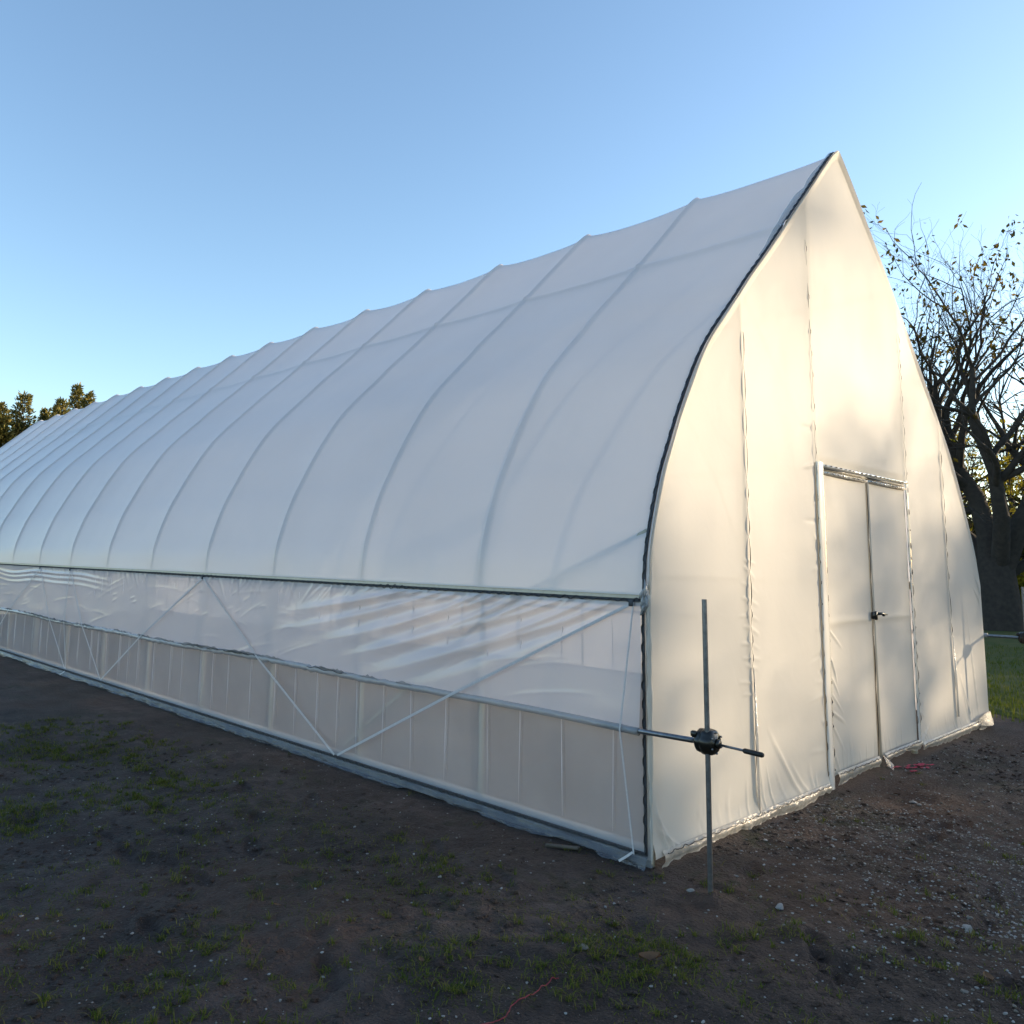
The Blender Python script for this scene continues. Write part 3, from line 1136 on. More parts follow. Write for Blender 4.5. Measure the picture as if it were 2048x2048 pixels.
# --- doors
for k, (xa, xb) in enumerate(((2.322, 3.148), (3.176, 4.040))):
    cx_ = (xa + xb) / 2
    xs_ = np.linspace(xa, xb, 110)
    zs_ = np.linspace(.10, 2.30, 240)
    XD, ZD = np.meshgrid(xs_, zs_, indexing='ij')
    u = (XD - xa) / (xb - xa)
    D = .010 * np.sin(np.pi * u) + .005 * fbm(XD * 2, ZD * 1.1, 3, 101 + k)
    rq = random.Random(70 + k)
    DF = []
    z = 1.12
    while z > .2:
        if k == 0:
            DF.append(((xa + rq.uniform(.10, .26), z - rq.uniform(.10, .24)), (xa + .012, z), rq.uniform(.008, .013), rq.uniform(.006, .012)))
            z -= rq.uniform(.09, .2)
        else:
            DF.append(((xb - rq.uniform(.08, .16), z - rq.uniform(.03, .10)), (xb - .01, z), .008, rq.uniform(.003, .006)))
            z -= rq.uniform(.15, .3)
    for q in range(10):
        x = rq.uniform(xa + .05, xb - .05)
        DF.append(((x + rq.uniform(-.04, .04), rq.uniform(.2, .36)), (x, .11), .008, rq.uniform(.002, .005)))
    Y = -(-D)
    for p0, p1, w, a in DF:
        Y = Y - fold(XD, ZD, p0, p1, w, a)
    bar = 1.175 + .01 * np.sin(u * 3)
    Y = Y - .004 * np.exp(-((ZD - bar) / .035) ** 2)
    d = fin('door', np.stack([XD - cx_, Y, ZD], -1), grid_faces(110, 240), F_GABLE, house)
    d.location = (cx_, -.004, 0)
    # frame bars inside the film
    tb = MB()
    for x in (xa + .02, xb - .02):
        tb.box((x - cx_, .026, 1.20), (.03, .026, 2.2), 0, .003)
    for z in (.12, 1.175, 2.285):
        tb.box((0, .026, z), (xb - xa - .075, .024, .03), 0, .003)
    tb.build('door_frame', GALV_IN, d)
    # top hem with its wire
    part_tube('top_hem', [(xa - cx_, -.010, 2.298), (xb - cx_, -.010, 2.296)], .011, F_POST, 8, d)
    wt = MB()
    wt.tube(wire_path([(xa - cx_ + .03, -.024, 2.300), (0, -.024, 2.299), (xb - cx_ - .03, -.024, 2.297)], (0, -1, 0), .006, .10, .002, .3, 60 + k), .0026, 5)
    wt.build('locking_wire', WIRE, d)
# door meeting edge: dark gap and a film hem
dashes((3.160, -.010, .12), (3.164, -.010, 2.33), 61, .0036, .25, .7, (.004, .02))
door_r = d
part_tube('edge_hem', [(3.182 - door_r.location.x, -.010, .10), (3.178 - door_r.location.x, -.012, 1.2), (3.176 - door_r.location.x, -.010, 2.29)], [.010, .007, .006], F_GABLE, 8, door_r)
la = MB()
la.box((0, -.016, 0), (.085, .020, .055), 0, .004)
la.box((.0, -.030, 0), (.034, .016, .070), 0, .004)
la.tube([(.02, -.030, .012), (.075, -.048, .014), (.17, -.055, .004)], [.012, .011, .006], 8)
la.box((.10, -.052, .006), (.03, .018, .03), 0, .004)
lo_ = la.build('door_latch', BLACKP, door_r)
lo_.location = (3.165 - door_r.location.x, 0, 1.210)

# --- webbing straps that hold the curtain
def strap(pts, name='curtain_strap', w=.0085):
    """flat webbing in the plane of the side wall"""
    P = np.asarray(pts, float)
    q = np.linspace(0, 1, 26)
    s = np.r_[0, np.cumsum(np.linalg.norm(np.diff(P, axis=0), axis=1))]
    s /= s[-1]
    X = np.stack([np.interp(q, s, P[:, i]) for i in range(3)], -1)
    T = np.gradient(X, axis=0)
    T /= np.linalg.norm(T, axis=1, keepdims=True)
    nx = np.array([-1.0, 0, 0])
    B = np.cross(T, nx)
    B /= np.linalg.norm(B, axis=1, keepdims=True)
    vs, fs = [], []
    for i in range(len(q)):
        for sb_, tb in ((-1, 0), (1, 0), (1, 1), (-1, 1)):
            p = X[i] + B[i] * w * sb_ + nx * .003 * tb
            vs.append(tuple(p))
    for i in range(len(q) - 1):
        for a in range(4):
            b = (a + 1) % 4
            fs.append((i * 4 + a, i * 4 + b, (i + 1) * 4 + b, (i + 1) * 4 + a))
    m = MB()
    m.add(vs, fs)
    return m.build(name, STRAP, house, False)


SX = -.072


def bow_strap(a, b):
    (ya, za), (yb, zb) = a, b
    tm = (za - TZ) / (za - zb)
    ym = ya + (yb - ya) * tm
    strap([(-.022, ya, za), (SX, ym, TZ), (-.028, yb, zb)])


strap([(-.024, .085, 1.38), (SX, .150, .69), (-.030, .095, .05)], w=.0042)
bow_strap((.105, 1.37), (2.83, .08))
bow_strap((5.24, 1.37), (2.87, .075))
bow_strap((5.26, 1.36), (7.72, .09))
bow_strap((9.06, 1.37), (7.74, .09))
bow_strap((9.10, 1.37), (8.95, .09))
bow_strap((10.32, 1.37), (8.99, .09))
bow_strap((10.34, 1.37), (12.6, .09))
bow_strap((14.9, 1.37), (12.65, .09))
# strap tails hanging by the base
for y0, dy in ((8.95, .10), (.10, .07)):
    strap([(-.034, y0, .06), (-.05, y0 + dy * .5, .03), (-.060, y0 + dy, .004)], 'strap_tail', .006)
# clips on the rail
for y0 in (.10, 5.25, 9.08, 10.33):
    t = MB()
    t.box((-.024, y0, 1.375), (.018, .03, .035), 0, .003)
    t.build('strap_clip', CHAN, house)


# ------------------------------------------------------------------ hand cranks
def crank(loc, gz_, label, tilt=0.0):
    r = empty('hand_crank', loc)
    tag(r, label, 'hand crank', 'hand cranks at the gable corners')
    t = MB()
    t.tube([(0, 0, -.10), (0.002, 0, .6), (0, 0, 1.425)], .0128, 14, cap=False)
    t.tube([(0, 0, 1.36), (0, 0, 1.4245)], .0105, 14, cap=True)
    t.build('pole', GALV, r)
    g = MB()
    n_ = 48
    # lobed housing, axis along y
    prof_ = [(-.050, .020), (-.048, .046), (-.034, .060), (-.006, .064), (.012, .063), (.016, .056), (.020, .060), (.040, .058), (.052, .046), (.056, .022)]
    vs, fs = [], []
    for i, (yy, rr_) in enumerate(prof_):
        for a in range(n_):
            th = 2 * math.pi * a / n_
            lob = 1 + (.07 * (abs(math.cos(3 * th)) - .4) if yy < .014 else .02 * math.cos(8 * th))
            vs.append((math.cos(th) * rr_ * lob, yy, math.sin(th) * rr_ * lob))
    for i in range(len(prof_) - 1):
        for a in range(n_):
            b = (a + 1) % n_
            fs.append((i * n_ + a, i * n_ + b, (i + 1) * n_ + b, (i + 1) * n_ + a))
    fs.append(tuple(range(n_)))
    fs.append(tuple(range(len(prof_) * n_ - 1, (len(prof_) - 1) * n_ - 1, -1)))
    g.add(vs, fs)
    gb = g.build('gearbox', BLACKP, r)
    gb.location = (.028, .015, gz_)
    for k in range(6):
        b = MB()
        th = 2 * math.pi * (k + .5) / 6
        b.tube([(math.cos(th) * .050, -.046, math.sin(th) * .050), (math.cos(th) * .050, -.054, math.sin(th) * .050)], .005, 8)
        b.build('bolt', GALV, gb)
    b = MB()
    b.box((-.046, .048, .036), (.026, .030, .030), 0, .005)
    b.tube([(-.052, .050, .050), (-.052, .050, .020)], .006, 8)
    b.build('pole_clamp', BLACKP, gb)
    h = MB()
    h.tube([(0, -.05, -.004), (0, -.066, -.004)], .022, 16)
    h.build('crank_hub', BLACKP, gb)
    h = MB()
    h.tube([(.003, -.055, -.006), (.003, -.205, -.012)], .0062, 10)
    h.build('crank_shaft', GALV, gb)
    h = MB()
    h.tube([(.003, -.190, -.012), (.003, -.196, -.012), (.003, -.285, -.016), (.003, -.292, -.016)], [.009, .0125, .0125, .009], 14)
    h.build('crank_grip', GRIP, gb)
    return r


crank((-.101, -.397, -.005), .722, 'near hand crank with black gearbox on a grey steel pole before the gable corner')
c2 = crank((6.235, -.365, -.005), .905, 'far hand crank on a pale pole cut by the right picture edge')
part_tube('roll_tube', [(6.195, -.305, .905), (6.195, .5, .90)], .0145, GALV, 12)
t = MB()
t.tube([(6.20, -.03, .905), (6.20, .6, .90), (6.20, GH_L, .90)], .021, 12)
t.build('rolled_film', F_TAIL, house)

# ------------------------------------------------------------------ trees
def grow_tree(seed, stems, depth=5, twig=1.0, leaf_n=0, leaf_size=.14, leaf_where=None, droop=0.0, split=(2, 4), taper=.62, len_k=.72, min_r=.004, spread=.55, zs=1.0, zmax=10.6):
    """stems: list of (points, radii) polylines in local coordinates. Returns wood MB (thick), twig MB, list of tip points."""
    rq = np.random.default_rng(seed)
    wood, tw = MB(), MB()
    tips = []

    def branch(p, d, L, r, lev):
        n_ = 5 if lev < 2 else (4 if lev < 4 else 3)
        pts = [p.copy()]
        q = p.copy()
        dd = d.copy()
        for i in range(n_):
            dd = dd + rq.normal(0, .12 + .02 * lev, 3) + np.array([0, 0, .05 - droop * lev * .03])
            dd /= np.linalg.norm(dd)
            q = q + dd * L / n_
            pts.append(q.copy())
        rr_ = np.linspace(r, max(r * .5, min_r * .7), n_ + 1)
        (wood if r > .035 else tw).tube(pts, rr_, 7 if r > .06 else (4 if r > .015 else 3), 0, False)
        if lev >= depth or r < min_r or q[2] > zmax:
            tips.append((q, dd))
            return
        k = rq.integers(split[0], split[1] + 1)
        for j in range(k):
            at = rq.uniform(.35, 1.0) if j else 1.0
            idx = at * n_
            i0 = min(int(idx), n_ - 1)
            pp = pts[i0] + (pts[i0 + 1] - pts[i0]) * (idx - i0)
            nd = dd + rq.normal(0, spread, 3) * (1 if j else .5)
            nd[2] += .10
            nd /= np.linalg.norm(nd)
            branch(pp, nd, L * rq.uniform(len_k - .14, len_k + .12), r * taper * rq.uniform(.75, 1.05) * (1.1 if j == 0 else .85), lev + 1)
    for P, R, nb, lb in stems:
        P = np.asarray(P, float) * np.array([1, 1, zs])
        wood.tube(P, R, 10, 0, False)
        s = np.r_[0, np.cumsum(np.linalg.norm(np.diff(P, axis=0), axis=1))]
        for j in range(nb):
            u = s[-1] * (rq.uniform(.35, 1.0) if j else 1.0)
            p = np.array([np.interp(u, s, P[:, i]) for i in range(3)])
            r = np.interp(u, s, R) * (.62 if j else .9)
            t_ = np.array([np.interp(min(u + .1, s[-1]), s, P[:, i]) for i in range(3)]) - np.array([np.interp(u - .1, s, P[:, i]) for i in range(3)])
            t_ /= np.linalg.norm(t_) + 1e-9
            d = t_ * .6 + rq.normal(0, .6, 3)
            d[2] += .15
            d /= np.linalg.norm(d)
            branch(p, d, lb * rq.uniform(.7, 1.2), r, 1)
    return wood, tw, tips


def leaf_mesh(pts, size, rq, n_per, spread, hang=.5, aspect=.45):
    """leaf-sized folded blades scattered round the given points"""
    if not pts:
        return [], []
    C = np.repeat(np.array([p for p, _ in pts], float), n_per, 0)
    n = len(C)
    C = C + rq.normal(0, spread, (n, 3))
    a = rq.normal(0, 1, (n, 3))
    a[:, 2] -= hang
    a /= np.linalg.norm(a, axis=1, keepdims=True)
    b = np.cross(a, rq.normal(0, 1, (n, 3)))
    b /= np.linalg.norm(b, axis=1, keepdims=True) + 1e-9
    nn = np.cross(a, b)
    L = (size * rq.uniform(.6, 1.3, n))[:, None]
    w = L * aspect
    V = np.stack([C, C + a * L * .5 + b * w * .5 + nn * w * .15, C + a * L, C + a * L * .5 - b * w * .5 + nn * w * .15], 1).reshape(-1, 3)
    i = np.arange(n)[:, None] * 4
    F = np.concatenate([np.concatenate([i, i + 1, i + 2], 1), np.concatenate([i, i + 2, i + 3], 1)], 0)
    return V.tolist(), F.tolist()


LEAF_AUT = leafmat('autumn_leaf', [(.030, .034, .010), (.055, .050, .012), (.10, .075, .014), (.16, .10, .018), (.05, .055, .016)], .45)
LEAF_YEL = leafmat('yellow_green_leaf', [(.10, .11, .016), (.19, .17, .02), (.28, .22, .025), (.14, .13, .018)], .5)
LEAF_DK = leafmat('dark_leaf', [(.016, .020, .010), (.028, .032, .014), (.040, .040, .016), (.035, .028, .014)], .3)
CONIF = leafmat('conifer_spray', [(.055, .065, .024), (.11, .11, .034), (.19, .165, .050), (.25, .19, .06)], .2)


def polar(px_az, dist):
    return np.array([CAMP[0] + dist * math.cos(math.radians(px_az)), CAMP[1] + dist * math.sin(math.radians(px_az)), 0.0])


def add_tree(name, loc, wood, tw, leafV, leafF, lm, label, group=None, bark=BARK, rot=0.0):
    r = empty(name, (loc[0], loc[1], -.05))
    r.rotation_euler.z = rot
    tag(r, label, 'tree', group)
    wood.build('trunk', bark, r)
    nb = len(tw.v)
    V = [tuple(v) for v in tw.v] + [tuple(v) for v in leafV]
    F = list(tw.f) + [tuple(i + nb for i in f) for f in leafF]
    mi = [0] * len(tw.f) + [1] * len(leafF)
    fin('crown', V, F, [bark, lm], r, False, mi)
    return r


# --- the big bare tree on the right; local frame: x = to the right of the view, y = away, z = up
def big_tree(seed):
    S = []
    a = lambda *p: [np.array(q, float) for q in p]
    S.append((a((0, 0, 0), (.02, 0, 1.2), (-.05, .05, 2.6)), np.array([.62, .50, .46]), 0, 1))
    S.append((a((-.10, 0, 2.3), (-.15, .1, 3.6), (-.35, .2, 4.9), (-.75, .2, 6.0), (-.85, .1, 7.2), (-1.15, 0, 8.2), (-1.1, -.1, 9.4)), np.array([.30, .26, .22, .18, .13, .09, .05]), 19, 2.1))
    S.append((a((.12, 0, 2.3), (.45, 0, 3.4), (.95, -.1, 4.8), (1.5, -.2, 6.4), (2.1, -.2, 8.0), (2.5, -.1, 9.4)), np.array([.32, .28, .23, .17, .11, .05]), 12, 2.1))
    S.append((a((-.2, .1, 2.2), (-.55, .6, 3.3), (-1.4, 1.0, 4.5), (-2.3, 1.3, 5.5), (-3.1, 1.5, 6.8), (-3.5, 1.6, 8.2)), np.array([.24, .20, .16, .12, .08, .04]), 20, 1.9))
    S.append((a((.1, -.2, 2.5), (.2, -.8, 4.0), (.1, -1.3, 5.6), (-.3, -1.6, 7.4), (-.2, -1.6, 9.2)), np.array([.22, .19, .15, .10, .05]), 10, 1.9))
    S.append((a((-.5, .2, 5.2), (-1.4, 0, 5.6), (-2.4, -.2, 5.5), (-3.4, -.3, 5.9)), np.array([.13, .11, .08, .04]), 16, 1.6))
    S.append((a((-.4, .2, 4.4), (-1.3, .2, 4.3), (-2.3, .1, 3.9), (-3.1, 0, 4.1)), np.array([.10, .09, .06, .03]), 16, 1.5))
    S.append((a((.5, 0, 3.6), (1.4, .3, 4.2), (2.6, .5, 4.9), (3.6, .6, 6.0)), np.array([.17, .14, .10, .05]), 8, 1.9))
    S.append((a((.2, .2, 2.0), (.9, .5, 2.7), (1.9, .7, 3.2), (2.9, .9, 4.2)), np.array([.14, .12, .09, .05]), 6, 1.6))
    return grow_tree(seed, S, depth=6, split=(2, 3), len_k=.70, taper=.54, spread=.50, droop=.15, zs=.73, min_r=.0035)


wood, tw, tips = big_tree(5)
rqt = np.random.default_rng(15)
top_tips = [t for t in tips if (t[0][2] > 6.6 and rqt.random() < .16) or rqt.random() < .02]
LV, LF = leaf_mesh(top_tips, .16, rqt, 6, .13, .8)
TP = polar(13.75, 26.0)
vrot = math.radians(13.75) - math.pi / 2
tree_r = add_tree('bare_tree', TP, wood, tw, LV, LF, LEAF_AUT, 'large half bare tree with dark forked trunk right of the greenhouse', bark=BARK, rot=vrot)

# --- smaller trees behind it
def small_tree(seed, h, lean, spread_=.55, r0=.14, nb=12, lb=1.6, depth=4):
    rq = np.random.default_rng(seed)
    P = [np.array((0, 0, 0.0))]
    for i in range(1, 7):
        P.append(np.array((lean * i / 6 + rq.normal(0, .10), rq.normal(0, .12), h * .82 * i / 6)))
    return grow_tree(seed, [(P, np.linspace(r0, r0 * .25, 7), nb, lb)], zmax=h * .9, depth=depth, split=(2, 3), len_k=.68, taper=.6, spread=spread_)


specs = [('sapling', 15.3, 29.0, 5.8, -.4, 21, LEAF_YEL, 16, .9, 'yellow green leafy tree behind the forked trunk of the bare tree'),
         ('woodland_tree', 17.4, 36.0, 9.5, .5, 22, LEAF_DK, 2, .12, 'twiggy dark tree just beside the right edge of the gable'),
         ('woodland_tree', 12.6, 37.0, 9.8, -.3, 23, LEAF_AUT, 3, .12, 'thin twiggy tree at the right picture edge behind the bare tree'),
         ('woodland_tree', 19.3, 40.0, 11.2, .2, 24, LEAF_AUT, 3, .10, 'slender tree top with bare forked tips above the gable edge')]
for nm, az, dist, h, lean, sd, lm, npr, prob, lab in specs:
    w_, t_, tp = small_tree(sd, h, lean, .6 if nm != 'sapling' else .7, .15, 22, 2.0)
    rq = np.random.default_rng(sd + 50)
    sel = [t for t in tp if rq.random() < prob]
    if nm == 'sapling':
        sel = [t for t in sel if t[0][2] > 2.2]
    V_, F_ = leaf_mesh(sel, .17, rq, npr, .22, .6)
    add_tree(nm, polar(az, dist), w_, t_, V_, F_, lm, lab, 'trees behind the greenhouse on the right', BARK, math.radians(az) - math.pi / 2)


# --- undergrowth and the hedge that keeps the low sun off the ground
def shrub_mesh(seed, rx, rz, n_leaf, lm_size):
    rq = np.random.default_rng(seed)
    wood = MB()
    pts = []
    for k in range(9):
        a = rq.uniform(0, 6.28)
        rr_ = rx * rq.uniform(.3, .85)
        z = rz * rq.uniform(.55, .95)
        p1 = np.array((math.cos(a) * rr_ * .4, math.sin(a) * rr_ * .4, z * .5))
        p2 = np.array((math.cos(a) * rr_, math.sin(a) * rr_, z))
        wood.tube([(0, 0, 0), p1, p2], [.06, .04, .012], 5, 0, False)
        for q in range(5):
            c = p1 + (p2 - p1) * rq.uniform(.2, 1)
            e = c + rq.normal(0, rx * .35, 3) + np.array([0, 0, rz * .1])
            wood.tube([c, (c + e) / 2 + rq.normal(0, .1, 3), e], [.02, .012, .005], 4, 0, False)
            pts.append((e, None))
            pts.append(((c + e) / 2, None))
    # leaves through the volume with clumps
    cl = []
    for k in range(60):
        v = rq.normal(0, 1, 3)
        v /= np.linalg.norm(v)
        q = rq.random() ** .4
        p = np.array([v[0] * rx * q, v[1] * rx * q, rz * .5 + v[2] * rz * .48 * q])
        p[:2] *= 1 - .25 * max(0, p[2] / rz - .5)
        cl.append((p, None))
    V_, F_ = leaf_mesh(cl, lm_size, rq, n_leaf, rx * .17, .3, .6)
    V2, F2 = leaf_mesh(pts, lm_size, rq, 10, rx * .12, .3, .6)
    b = len(V_)
    return wood, V_ + V2, F_ + [tuple(i + b for i in f) for f in F2]


def put_shrub(name, loc, wood, V_, F_, lm, label, group, rot=0, sc=(1, 1, 1)):
    r = empty(name, (loc[0], loc[1], -.05))
    r.rotation_euler.z = rot
    r.scale = sc
    tag(r, label, 'shrub', group)
    wood.build('stem', BARK, r)
    fin('foliage', [tuple(v) for v in V_], F_, lm, r, False)
    return r


sh1 = shrub_mesh(31, 2.4, 3.4, 55, .22)
G1 = 'shrubs along the wood edge'
s1 = put_shrub('shrub', polar(15.2, 40), *sh1, LEAF_DK, 'dark shrub in the wood edge directly behind the bare tree trunk', G1)
for az, dist, sc, lab in ((17.2, 43, (1.3, 1.2, 1.05), 'dark shrub in the wood edge beside the gable edge'), (13.4, 39, (1.1, 1.1, .95), 'dark shrub in the wood edge right of the bare tree trunk'),
                          (11.6, 36, (1.2, 1.2, 1.0), 'dark shrub in the wood edge at the right picture edge'), (19.2, 46, (1.4, 1.4, 1.2), 'shrub of the wood edge hidden behind the gable'),
                          (9.4, 34, (1.3, 1.3, 1.1), 'dark shrub just outside the right picture edge'), (16.2, 50, (1.6, 1.6, 1.3), 'farthest dark shrub seen between the tree trunks')):
    c = copy_tree(s1)
    p = polar(az, dist)
    c.location = (p[0], p[1], -.05)
    c.scale = sc
    c.rotation_euler.z = az * 3.1
    c['label'] = lab

sh2 = shrub_mesh(32, 1.0, 1.5, 26, .16)
lit = put_shrub('shrub', polar(12.35, 29.5), *sh2, LEAF_YEL, 'small yellow green bush low at the right picture edge', G1)

# hedge towards the sun, outside the picture on the right
HD = 34.0
hc = np.array([3.0, -.5]) + HD * np.array([math.cos(SUN_AZ), math.sin(SUN_AZ)])
hp = np.array([-math.sin(SUN_AZ), math.cos(SUN_AZ)])
sh3 = shrub_mesh(33, 2.7, 6.4, 90, .34)
hedge0 = None
rh = random.Random(5)
for k in range(-6, 5):
    p = hc + hp * (k * 2.9 + rh.uniform(-.4, .4)) + np.array([math.cos(SUN_AZ), math.sin(SUN_AZ)]) * rh.uniform(-1.2, 1.2)
    hz = [1.3, 1.3, 1.3, 1.32, 1.32, 1.26, 1.06, .86, .92, 1.0, 1.05][k + 6]
    if hedge0 is None:
        hedge0 = put_shrub('hedge_shrub', p, *sh3, LEAF_DK, 'tall dense shrub of the hedge outside the right of the picture', 'hedge on the sunny side')
        c = hedge0
    else:
        c = copy_tree(hedge0)
        c.location = (p[0], p[1], -.05)
    c.rotation_euler.z = rh.uniform(0, 6.28)
    c.scale = (1.0, 1.0, hz)
for k, (off, dd, h) in enumerate(((.75, 5.0, 12.6), (2.0, 3.0, 11.4), (-3.8, 6.0, 9.4))):
    p = hc + hp * off + np.array([math.cos(SUN_AZ), math.sin(SUN_AZ)]) * dd
    w_, t_, tp = small_tree(140 + k, h, .6 - k * .5, .5, .13, 9, 1.5, 3)
    rq = np.random.default_rng(150 + k)
    V_, F_ = leaf_mesh([q for q in tp if rq.random() < .30 and q[0][2] > 7.2], .26, rq, 42, .26, .6, .6)
    add_tree('hedge_tree', p, w_, t_, V_, F_, LEAF_AUT, ('thin leafy tree nearest the doors in the hedge outside the picture', 'thin tree leaning right in the hedge outside the picture', 'thin tree farthest left in the hedge outside the picture')[k], 'trees in the hedge', BARK, k * 1.3)


# --- conifers beyond the far end
def conifer(seed, h, r0, nspire):
    rq = np.random.default_rng(seed)
    wood = MB()
    V_, F_ = [], []

    def spire(bx, by, z0, z1, rad):
        wood.tube([(bx * .3, by * .3, 0), (bx, by, z0), (bx, by, z1)], [.10, .07, .01], 5, 0, False)
        z = z0
        while z < z1 - .1:
            u = (z - z0) / (z1 - z0)
            rr_ = rad * (1 - u) ** .75 * rq.uniform(.75, 1.15) + .05
            for k in range(6):
                a = rq.uniform(0, 6.28)
                d = np.array([math.cos(a), math.sin(a), rq.uniform(.15, .7)])
                p0 = np.array([bx, by, z])
                e = p0 + d * rr_
                wood.tube([p0, (p0 + e) / 2 - np.array([0, 0, .03]), e], [.02, .012, .004], 3, 0, False)
                n_ = 12 if z > h * .45 else 4
                t_ = rq.uniform(.25, 1.05, n_)[:, None]
                c = p0 + (e - p0) * t_ + rq.normal(0, .05, (n_, 3))
                L = (rq.uniform(.14, .38, n_) * (1 if u < .8 else .7))[:, None]
                dd = d + rq.normal(0, .55, (n_, 3))
                dd[:, 2] += .35
                dd /= np.sqrt((dd * dd).sum(1))[:, None]
                bb = rq.normal(0, 1, (n_, 3))
                bb = bb - dd * (bb * dd).sum(1)[:, None]
                bb /= np.sqrt((bb * bb).sum(1))[:, None] + 1e-9
                i = len(V_)
                V_.extend(np.stack([c, c + dd * L * .5 + bb * L * .17, c + dd * L, c + dd * L * .5 - bb * L * .17], 1).reshape(-1, 3).tolist())
                F_.extend([(i + 4 * q, i + 4 * q + 1, i + 4 * q + 2, i + 4 * q + 3) for q in range(n_)])
            z += .11 + .05 * (1 - u)
    spire(0, 0, h * .12, h, r0)
    for k in range(nspire):
        a = rq.uniform(0, 6.28)
        rr_ = r0 * rq.uniform(.45, .9)
        spire(math.cos(a) * rr_, math.sin(a) * rr_, h * .15, h * rq.uniform(.72, .95), r0 * .65)
    return wood, V_, F_


GC = 'conifers beyond the far end'
for az, dist, h, r0, ns, sd, lab in ((76.1, 46, 8.9, 2.2, 7, 61, 'leftmost dense conifer cut by the left picture edge'),
                                     (74.8, 47, 9.6, 1.9, 6, 62, 'middle conifer with two spires left of the greenhouse ridge end'),
                                     (71.9, 50, 10.9, 1.4, 4, 63, 'tallest slim conifer spire peeking over the far roof'),
                                     (71.2, 49, 10.4, 1.1, 3, 64, 'rightmost small conifer tip peeking over the roof ridge'),
                                     (72.7, 46, 9.3, 1.7, 6, 65, 'low conifer between the spires just above the roof'),
                                     (77.0, 46, 9.6, 2.0, 4, 66, 'conifer outside the left picture edge')):
    w_, V_, F_ = conifer(sd, h, r0, ns)
    p = polar(az, dist)
    r = empty('conifer', (p[0], p[1], -.05))
    tag(r, lab, 'conifer', GC)
    w_.build('trunk', BARK2, r)
    fin('crown', [tuple(v) for v in V_], F_, CONIF, r, False)

# ------------------------------------------------------------------ lawn on the right
def soil_edge(y):
    return 7.0 + .35 * np.sin(y * 1.3) + .3 * fbm(y * 1.1, y * 0, 2, 7)


lyy = np.r_[np.arange(-6, 8, .10), np.arange(8, 70, 1.0)]
lxx = np.r_[0, np.geomspace(.05, 80, 70)]
LY, LX = np.meshgrid(lyy, lxx, indexing='ij')
LXX = soil_edge(LY) + LX
LZ = ground_z(LXX, LY) + .010 + .02 * np.clip(LX / 2, 0, 1)
LZ[:, 0] -= .03
LAWN = pbr('lawn', (.045, .070, .014), .95, 0, (.085, .085, .022), 2.2, .6, .2)
lawn = fin('lawn', np.stack([LXX, LY, LZ], -1), grid_faces(len(lyy), len(lxx))[:, ::-1], LAWN)
tag(lawn, kind='structure')


def blades(pts, rq, lo, hi, w, lean=.5):
    V_, F_ = [], []
    for (x, y, z) in pts:
        a = rq.uniform(0, 6.283)
        h = rq.uniform(lo, hi)
        ln = h * rq.uniform(.1, 1.0) * lean
        dx_, dy_ = math.cos(a), math.sin(a)
        px_, py2 = -dy_ * w * rq.uniform(.6, 1.2), dx_ * w
        i = len(V_)
        V_ += [(x - px_, y - py2, z - .004), (x + px_, y + py2, z - .004), (x + dx_ * ln * .4 + px_ * .8, y + dy_ * ln * .4 + py2 * .8, z + h * .65), (x + dx_ * ln * .4 - px_ * .8, y + dy_ * ln * .4 - py2 * .8, z + h * .65),
               (x + dx_ * ln, y + dy_ * ln, z + h * rq.uniform(.75, 1.0))]
        F_ += [(i, i + 1, i + 2, i + 3), (i + 3, i + 2, i + 4)]
    return V_, F_


GRASS = leafmat('grass_blade', [(.050, .078, .014), (.085, .115, .020), (.13, .145, .028), (.20, .175, .055), (.09, .105, .026)], .35)
GRASS_L = leafmat('lawn_blade', [(.05, .08, .014), (.09, .13, .020), (.15, .16, .030), (.07, .10, .020)], .4)
rq = np.random.default_rng(81)
n_l = 26000
ly_ = rq.uniform(-2.5, 7, n_l)
lx_ = soil_edge(ly_) + rq.uniform(-.5, 1, n_l) ** 1 * 1.0 + rq.random(n_l) ** 2 * 9
lz_ = ground_z(lx_, ly_) + .02
V_, F_ = blades(list(zip(lx_, ly_, lz_)), rq, .03, .09, .004, .8)
lg = fin('lawn_grass', V_, F_, GRASS_L, None, False)
tag(lg, 'short green lawn grass beyond the right gable corner', 'grass', kind='stuff')

# ------------------------------------------------------------------ tufts, stones, litter on the dirt
rq = np.random.default_rng(91)


def inside(x, y, m=.07):
    return -m < x < W + m and -m < y < GH_L + m


# band of weeds from the picture's bottom middle towards the crank, thinner elsewhere
tc = np.stack([rq.uniform(-3.3, 3.5, 60000), rq.uniform(-2.2, 6.0, 60000)], 1)
tx, ty = tc[:, 0], tc[:, 1]
dband = np.abs((tx + 1.25) * .45 + (ty + .28) * .9)
dens = 1.8 * np.exp(-(dband / .26) ** 2) * np.exp(-((tx + 1.1) / .8) ** 2) + .10 + .22 * ((tx < -1.0) & (ty > -.2))
dens = np.where(tx > .4, dens * .35, dens)
dens = dens * (.15 + 1.6 * np.maximum(0, fbm(tx * 1.3, ty * 1.3, 3, 123) + .12))
dens = np.where((ty > .7) & (tx > -.55), dens * .10, dens)
ok = (rq.random(60000) < dens) & ~((tx > -.07) & (tx < W + .07) & (ty > -.07))
tuft = tc[ok][:2200].tolist()
pts = []
for (x, y) in tuft:
    k = int(rq.integers(5, 26))
    sp = rq.uniform(.006, .026)
    for j in range(k):
        xx, yy = x + rq.normal(0, sp), y + rq.normal(0, sp)
        if not inside(xx, yy, .03):
            pts.append((xx, yy))
mc = np.stack([rq.uniform(-3.2, 1.5, 90000), rq.uniform(-1.6, 3.0, 90000)], 1)
